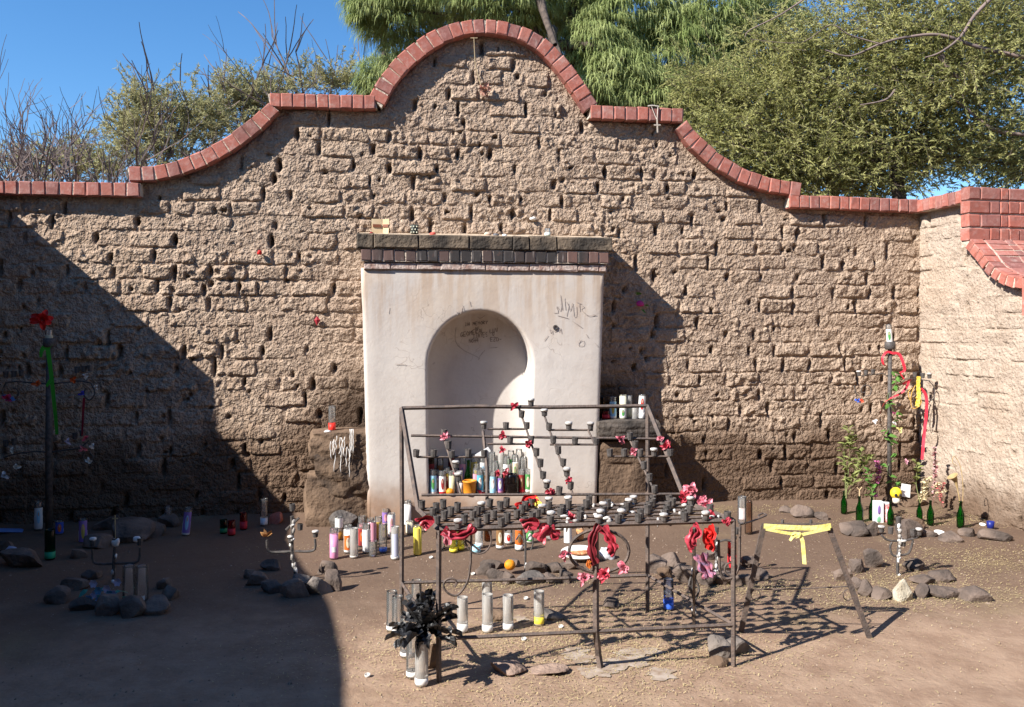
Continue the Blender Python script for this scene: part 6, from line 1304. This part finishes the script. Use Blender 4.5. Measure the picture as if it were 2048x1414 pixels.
p = GG(22, 1062); mb = MB(); mb.box(p+UP*.012, .17, .12, .004, Matrix.Rotation(.3, 3, 'Z') @ Matrix.Rotation(.12, 3, 'Y')); solo('folded_leaflet', mb, flat(.18, .30, .62), 'blue leaflet lying on the shaded earth by the wall', 'paper', p)
p = GG(24, 1112); mb = MB(); mb.blob(p+UP*.03, .05, .04, .04, .5, 2, seed=3); solo('crumpled_paper', mb, flat(.36, .42, .58), 'crumpled pale blue paper on the shaded stones', 'paper', p, None, True)
# ------------------------------------------------------------------ flowers in the shaded ring
p = GG(212, 1205); t = thing('flower_bouquet', 'bouquet of pale blue and white cloth flowers in the shaded stone ring', 'bouquet', p); rr = random.Random(3)
for k in range(17):
    c = AT(rr.uniform(180, 245), rr.uniform(1158, 1208), p)-FWD*rr.uniform(0, .08); mb = MB(); cm = [(.42, .42, .58), (.16, .34, .62), (.46, .40, .50), (.10, .30, .48)][k % 4]
    for q in range(6):
        a = q*1.05; d = (RGT*math.cos(a)+UP*math.sin(a)-FWD*.35).normalized(); s_ = d.cross(FWD).normalized(); L = .028; mb.add([c, c+d*L*.6-s_*.012, c+d*L, c+d*L*.6+s_*.012], [(0, 1, 2, 3)])
    part('flower', mb, flat(*cm), t)
for k in range(16):
    c = AT(rr.uniform(174, 245), rr.uniform(1170, 1215), p); mb = MB(); leaf(mb, c, Vector((rr.uniform(-1, 1), rr.uniform(-.8, .2), rr.uniform(-.2, .6))).normalized(), .06, .026, rr); part('leaf', mb, flat(.03, .20, .16), t)
# ------------------------------------------------------------------ things on the altar's ledge
def onl(x, Y): q = W(x, 470, Y); return Vector((q.x, Y, capz(Y)-.004))
p = onl(762, -.14); t = thing('photo_frame', 'hinged wooden picture frame with brown band on the altar ledge', 'frame', p)
for cx_, wd, rz in ((-.034, .085, .25), (.04, .06, -.35)):
    M = Matrix.Rotation(rz-.05, 3, 'Z') @ Matrix.Rotation(-.12, 3, 'X'); mb = MB(); mb.box(p+Vector((cx_, 0, .062)), wd, .012, .125, M); part('panel', mb, mat('pale_wood', (.55, .40, .22), .7, (.66, .52, .33), 12), t)
    mb = MB(); mb.box(p+Vector((cx_, -.008, .066)), wd*.8, .010, .024, M); part('band', mb, flat(.20, .07, .035), t)
p = onl(829, -.22); t = thing('polka_dot_votive', 'black polka-dot votive cup on the altar ledge', 'votive', p); mb = MB(); mb.lathe([(.0001, .002), (.026, .002), (.032, .014), (.034, .05), (.031, .084), (.028, .084), (.028, .02)], 16, p); part('cup', mb, flat(.03, .035, .03), t, True)
for k in range(9):
    a = -math.pi/2-1+(k % 3)*.8+(.4 if k//3 % 2 else 0); z = .018+.024*(k//3); mb = MB(); mb.blob(p+Vector((.033*math.cos(a), .033*math.sin(a), z)), .008, .008, .008, 0, 1); part('dot', mb, flat(.55, .55, .42), t, True)
for x, Y, sx_, c, lb, nm in ((866, -.24, .026, (.52, .08, .06), 'red scrap of melted candle on the altar ledge', 'wax_scrap'), (743, -.27, .02, (.24, .02, .02), 'dark red wax scrap below the picture frame', 'wax_scrap'), (975, -.22, .036, (.58, .44, .34), 'pinkish lump of stone on the altar ledge', 'stone_lump'), (992, -.25, .024, (.12, .12, .13), 'small dark pebble on the altar ledge', 'pebble'), (1010, -.28, .022, (.70, .70, .68), 'white wax scrap on the altar ledge', 'wax_scrap'), (1066, .0, .03, (.70, .68, .64), 'white shell lodged in the adobe above the ledge', 'shell')):
    q = onl(x, Y) if nm != 'shell' else W(1066, 440, -.03); mb = MB(); mb.blob(q+UP*.012, sx_, sx_*.7, sx_*.55, .3, 2, seed=x); solo(nm, mb, flat(*c), lb, nm.replace('_', ' '), q, None, True)
candle(0, 0, 0, 'low clear votive with pale green wax on the altar ledge', CLEAR, wx(.60, .66, .58), .5, base=onl(1095, -.24), hm=.075, r=.026)
# ------------------------------------------------------------------ things hung on the wall
CORD = mat('cord', (.46, .36, .22), .9)
t = thing('rosary', 'bead string with dry flower hanging from the top of the arch', 'rosary', W(948, 75, -.11)); pts = [W(945, 76, -.11), W(948, 78, -.112), W(949, 100, -.085), W(951, 130, -.06), W(956, 150, -.05), W(962, 172, -.045)]
mb = MB(); mb.tube(spline(pts, 4), .004, 5); part('cord', mb, CORD, t); mb = MB(); mb.tube([W(941, 76, -.112), W(955, 76, -.112)], .004, 5); part('crossbar', mb, CORD, t)
for k in range(3):
    mb = MB(); mb.tube([W(960+k, 170, -.05), W(962+3*k, 190+k, -.05)], .0025, 4); part('strand', mb, flat(.46, .20, .15), t)
rose('dried_flower', 'dry pinkish flower at the end of the bead string on the arch', W(968, 180, -.05), .06, mat('dry_pink', (.42, .20, .15), .9, (.52, .32, .24), 40), None, 12)
t = thing('rosary', 'white cord with small crucifix looped over the right coping shoulder', 'rosary', W(1313, 214, -.1)); pz_ = [W(1296, 212, -.115), W(1306, 211, -.115), W(1318, 213, -.115)]
mb = MB(); mb.tube(spline(pz_, 4), .006, 5); part('cord_loop', mb, flat(.62, .56, .48), t)
for a, b in (((1303, 213), (1313, 238)), ((1316, 213), (1314, 238))): mb = MB(); mb.tube([W(*a, -.115), W(*b, -.115)], .003, 4); part('cord', mb, flat(.62, .56, .48), t)
mb = MB(); mb.bar(W(1314, 238, -.115), W(1315, 265, -.115), .012, .006); mb.bar(W(1308, 250, -.115), W(1321, 250, -.115), .012, .0065, UP); part('crucifix', mb, flat(.42, .36, .30), t)
t = thing('wall_flower', 'magenta flower with green leaves stuck in the wall in the altar shadow', 'flower', W(1280, 606, -.04)); rr = random.Random(2)
mb = MB(); c = W(1280, 607, -.06); mb.blob(c, .035, .02, .03, .5, 2, seed=9); part('blossom', mb, flat(.52, .03, .20), t, True)
for x, y in ((1272, 590), (1278, 588), (1281, 618), (1290, 612)): mb = MB(); leaf(mb, W(x, y, -.05), Vector((rr.uniform(-1, 1), -.4, rr.uniform(-.6, .6))).normalized(), .06, .03, rr); part('leaf', mb, LG2, t)
t = thing('plastic_rose', 'red plastic rose on a dark stem stuck in the wall above the pedestal', 'flower', W(520, 504, -.05)); mb = MB(); mb.blob(W(519, 505, -.06), .02, .016, .02, .4, 2, seed=2); part('blossom', mb, RED, t, True); mb = MB(); mb.tube([W(521, 507, -.05), W(540, 518, -.0)], .0035, 5); part('stem', mb, flat(.03, .05, .03), t)
mb = MB(); c = W(634, 640, -.045); mb.add([c+UP*.035, c-RGT*.025, c-UP*.05, c+RGT*.028, c-FWD*.012], [(0, 1, 4), (1, 2, 4), (2, 3, 4), (3, 0, 4)]); solo('red_cloth_scrap', mb, flat(.30, .02, .03), 'dark red cloth scrap pinned on the wall left of the altar', 'cloth scrap', c)
# ------------------------------------------------------------------ wax spilt on the earth
for k, (x, y, a, b) in enumerate([(1150, 1308, .10, .035), (1250, 1326, .14, .05), (1165, 1320, .07, .025), (1280, 1305, .12, .03), (1195, 1345, .09, .04), (1040, 1238, .06, .02), (1322, 1350, .10, .03)]):
    p = GG(x, y); mb = MB(); n = 44; rr = random.Random(k); ph = [rr.uniform(0, 6) for _ in range(4)]; off_ = [.8+.22*math.sin(2*6.283*i/n+ph[0])+.14*math.sin(5*6.283*i/n+ph[1])+.09*math.sin(9*6.283*i/n+ph[2]) for i in range(n)]; vs = [p+RGT*(a*off_[i]*math.cos(6.283*i/n))+FWD*(b*2.4*off_[i]*math.sin(6.283*i/n)) for i in range(n)]; vs = [Vector((v.x, v.y, gz(v.x, v.y)+.005)) for v in vs]; vs.append(p+UP*.007); mb.add(vs, [(i, (i+1) % n, n) for i in range(n)])
    PUD = ['beside the middle rack post', 'largest, before the middle rack post', 'small, near the flat brown stone', 'behind the rack front bar', 'in front of the middle post foot', 'behind the white-waxed glasses', 'near the grey boulders']
    solo('wax_puddle', mb, mat('dusty_wax', (.38, .315, .26), .9, (.245, .175, .125), 16), 'whitish wax spilt on the earth, '+PUD[k], 'wax', p, 'spilt wax puddles', True)
mb = MB(); mb.blob(W(655, 863, -.27), .03, .03, .012, .5, 2, seed=6); solo('wax_clump', mb, WAX, 'white wax clump beside the red candle on the mud pedestal', 'wax', W(655, 863, -.27), None, True)
# ------------------------------------------------------------------ straw, leaf litter and gravel
def litter():
    r = np.random.RandomState(5); mb = MB(); n = 0
    spots = [(1000, 1290, 1.0, .35, 900), (1150, 1270, .7, .3, 500), (1350, 1310, .6, .22, 500), (1000, 1170, .5, .12, 350), (1850, 1195, .8, .2, 700), (1950, 1120, .7, .4, 800), (1900, 1040, 1.1, .25, 900), (1480, 1180, .6, .16, 350), (1100, 1385, .8, .2, 250), (1250, 1210, .5, .18, 350), (1790, 1160, .5, .2, 350), (1500, 1020, .9, .15, 350), (1600, 1200, 1.6, .9, 500), (1400, 1360, 1.2, .4, 250), (750, 1090, .8, .3, 120)]
    for x, y, sx_, sy_, k in spots:
        c = GG(x, y)
        for i in range(int(k*4)):
            px_, py_ = c.x+r.randn()*sx_*.6, c.y+r.randn()*sy_*.6
            if py_ > -.1: continue
            a = r.rand()*6.28; L = r.uniform(.0025, .009); w_ = r.uniform(.0007, .0018); z = gz(px_, py_)+.004+r.rand()*.004
            d = (math.cos(a)*L, math.sin(a)*L); e = (-math.sin(a)*w_, math.cos(a)*w_); zt = r.uniform(-.002, .005)
            mb.add([(px_-d[0]-e[0], py_-d[1]-e[1], z), (px_+d[0]-e[0], py_+d[1]-e[1], z+zt), (px_+d[0]+e[0], py_+d[1]+e[1], z+zt), (px_-d[0]+e[0], py_-d[1]+e[1], z)], [(0, 1, 2, 3)])
    me = mb.data('straw_litter'); me.materials.append(mat('straw', (.34, .26, .12), .9, (.52, .42, .23), 30)); o = link(bpy.data.objects.new('straw_litter', me)); o['kind'] = 'stuff'; o['label'] = 'dry straw and leaf litter scattered on the earth'; o['category'] = 'straw'
    mb = MB()
    for i in range(3800):
        px_, py_ = r.uniform(-4.2, 3.6), -r.uniform(.1, 1)**.8*5.6; s_ = r.uniform(.003, .008)*(1.8 if r.rand() < .05 else 1); z = gz(px_, py_); h = s_*r.uniform(.5, 1)
        mb.add([(px_+s_*r.uniform(.6, 1), py_, z), (px_, py_+s_, z), (px_-s_*r.uniform(.6, 1), py_, z), (px_, py_-s_, z), (px_+s_*.2, py_+s_*.1, z+h)], [(0, 1, 4), (1, 2, 4), (2, 3, 4), (3, 0, 4)])
    me = mb.data('gravel'); me.materials.append(mat('gravel', (.15, .105, .078), .95, (.33, .255, .195), 60)); o = link(bpy.data.objects.new('gravel', me)); o['kind'] = 'stuff'; o['label'] = 'small gravel scattered over the earth'; o['category'] = 'gravel'
litter()
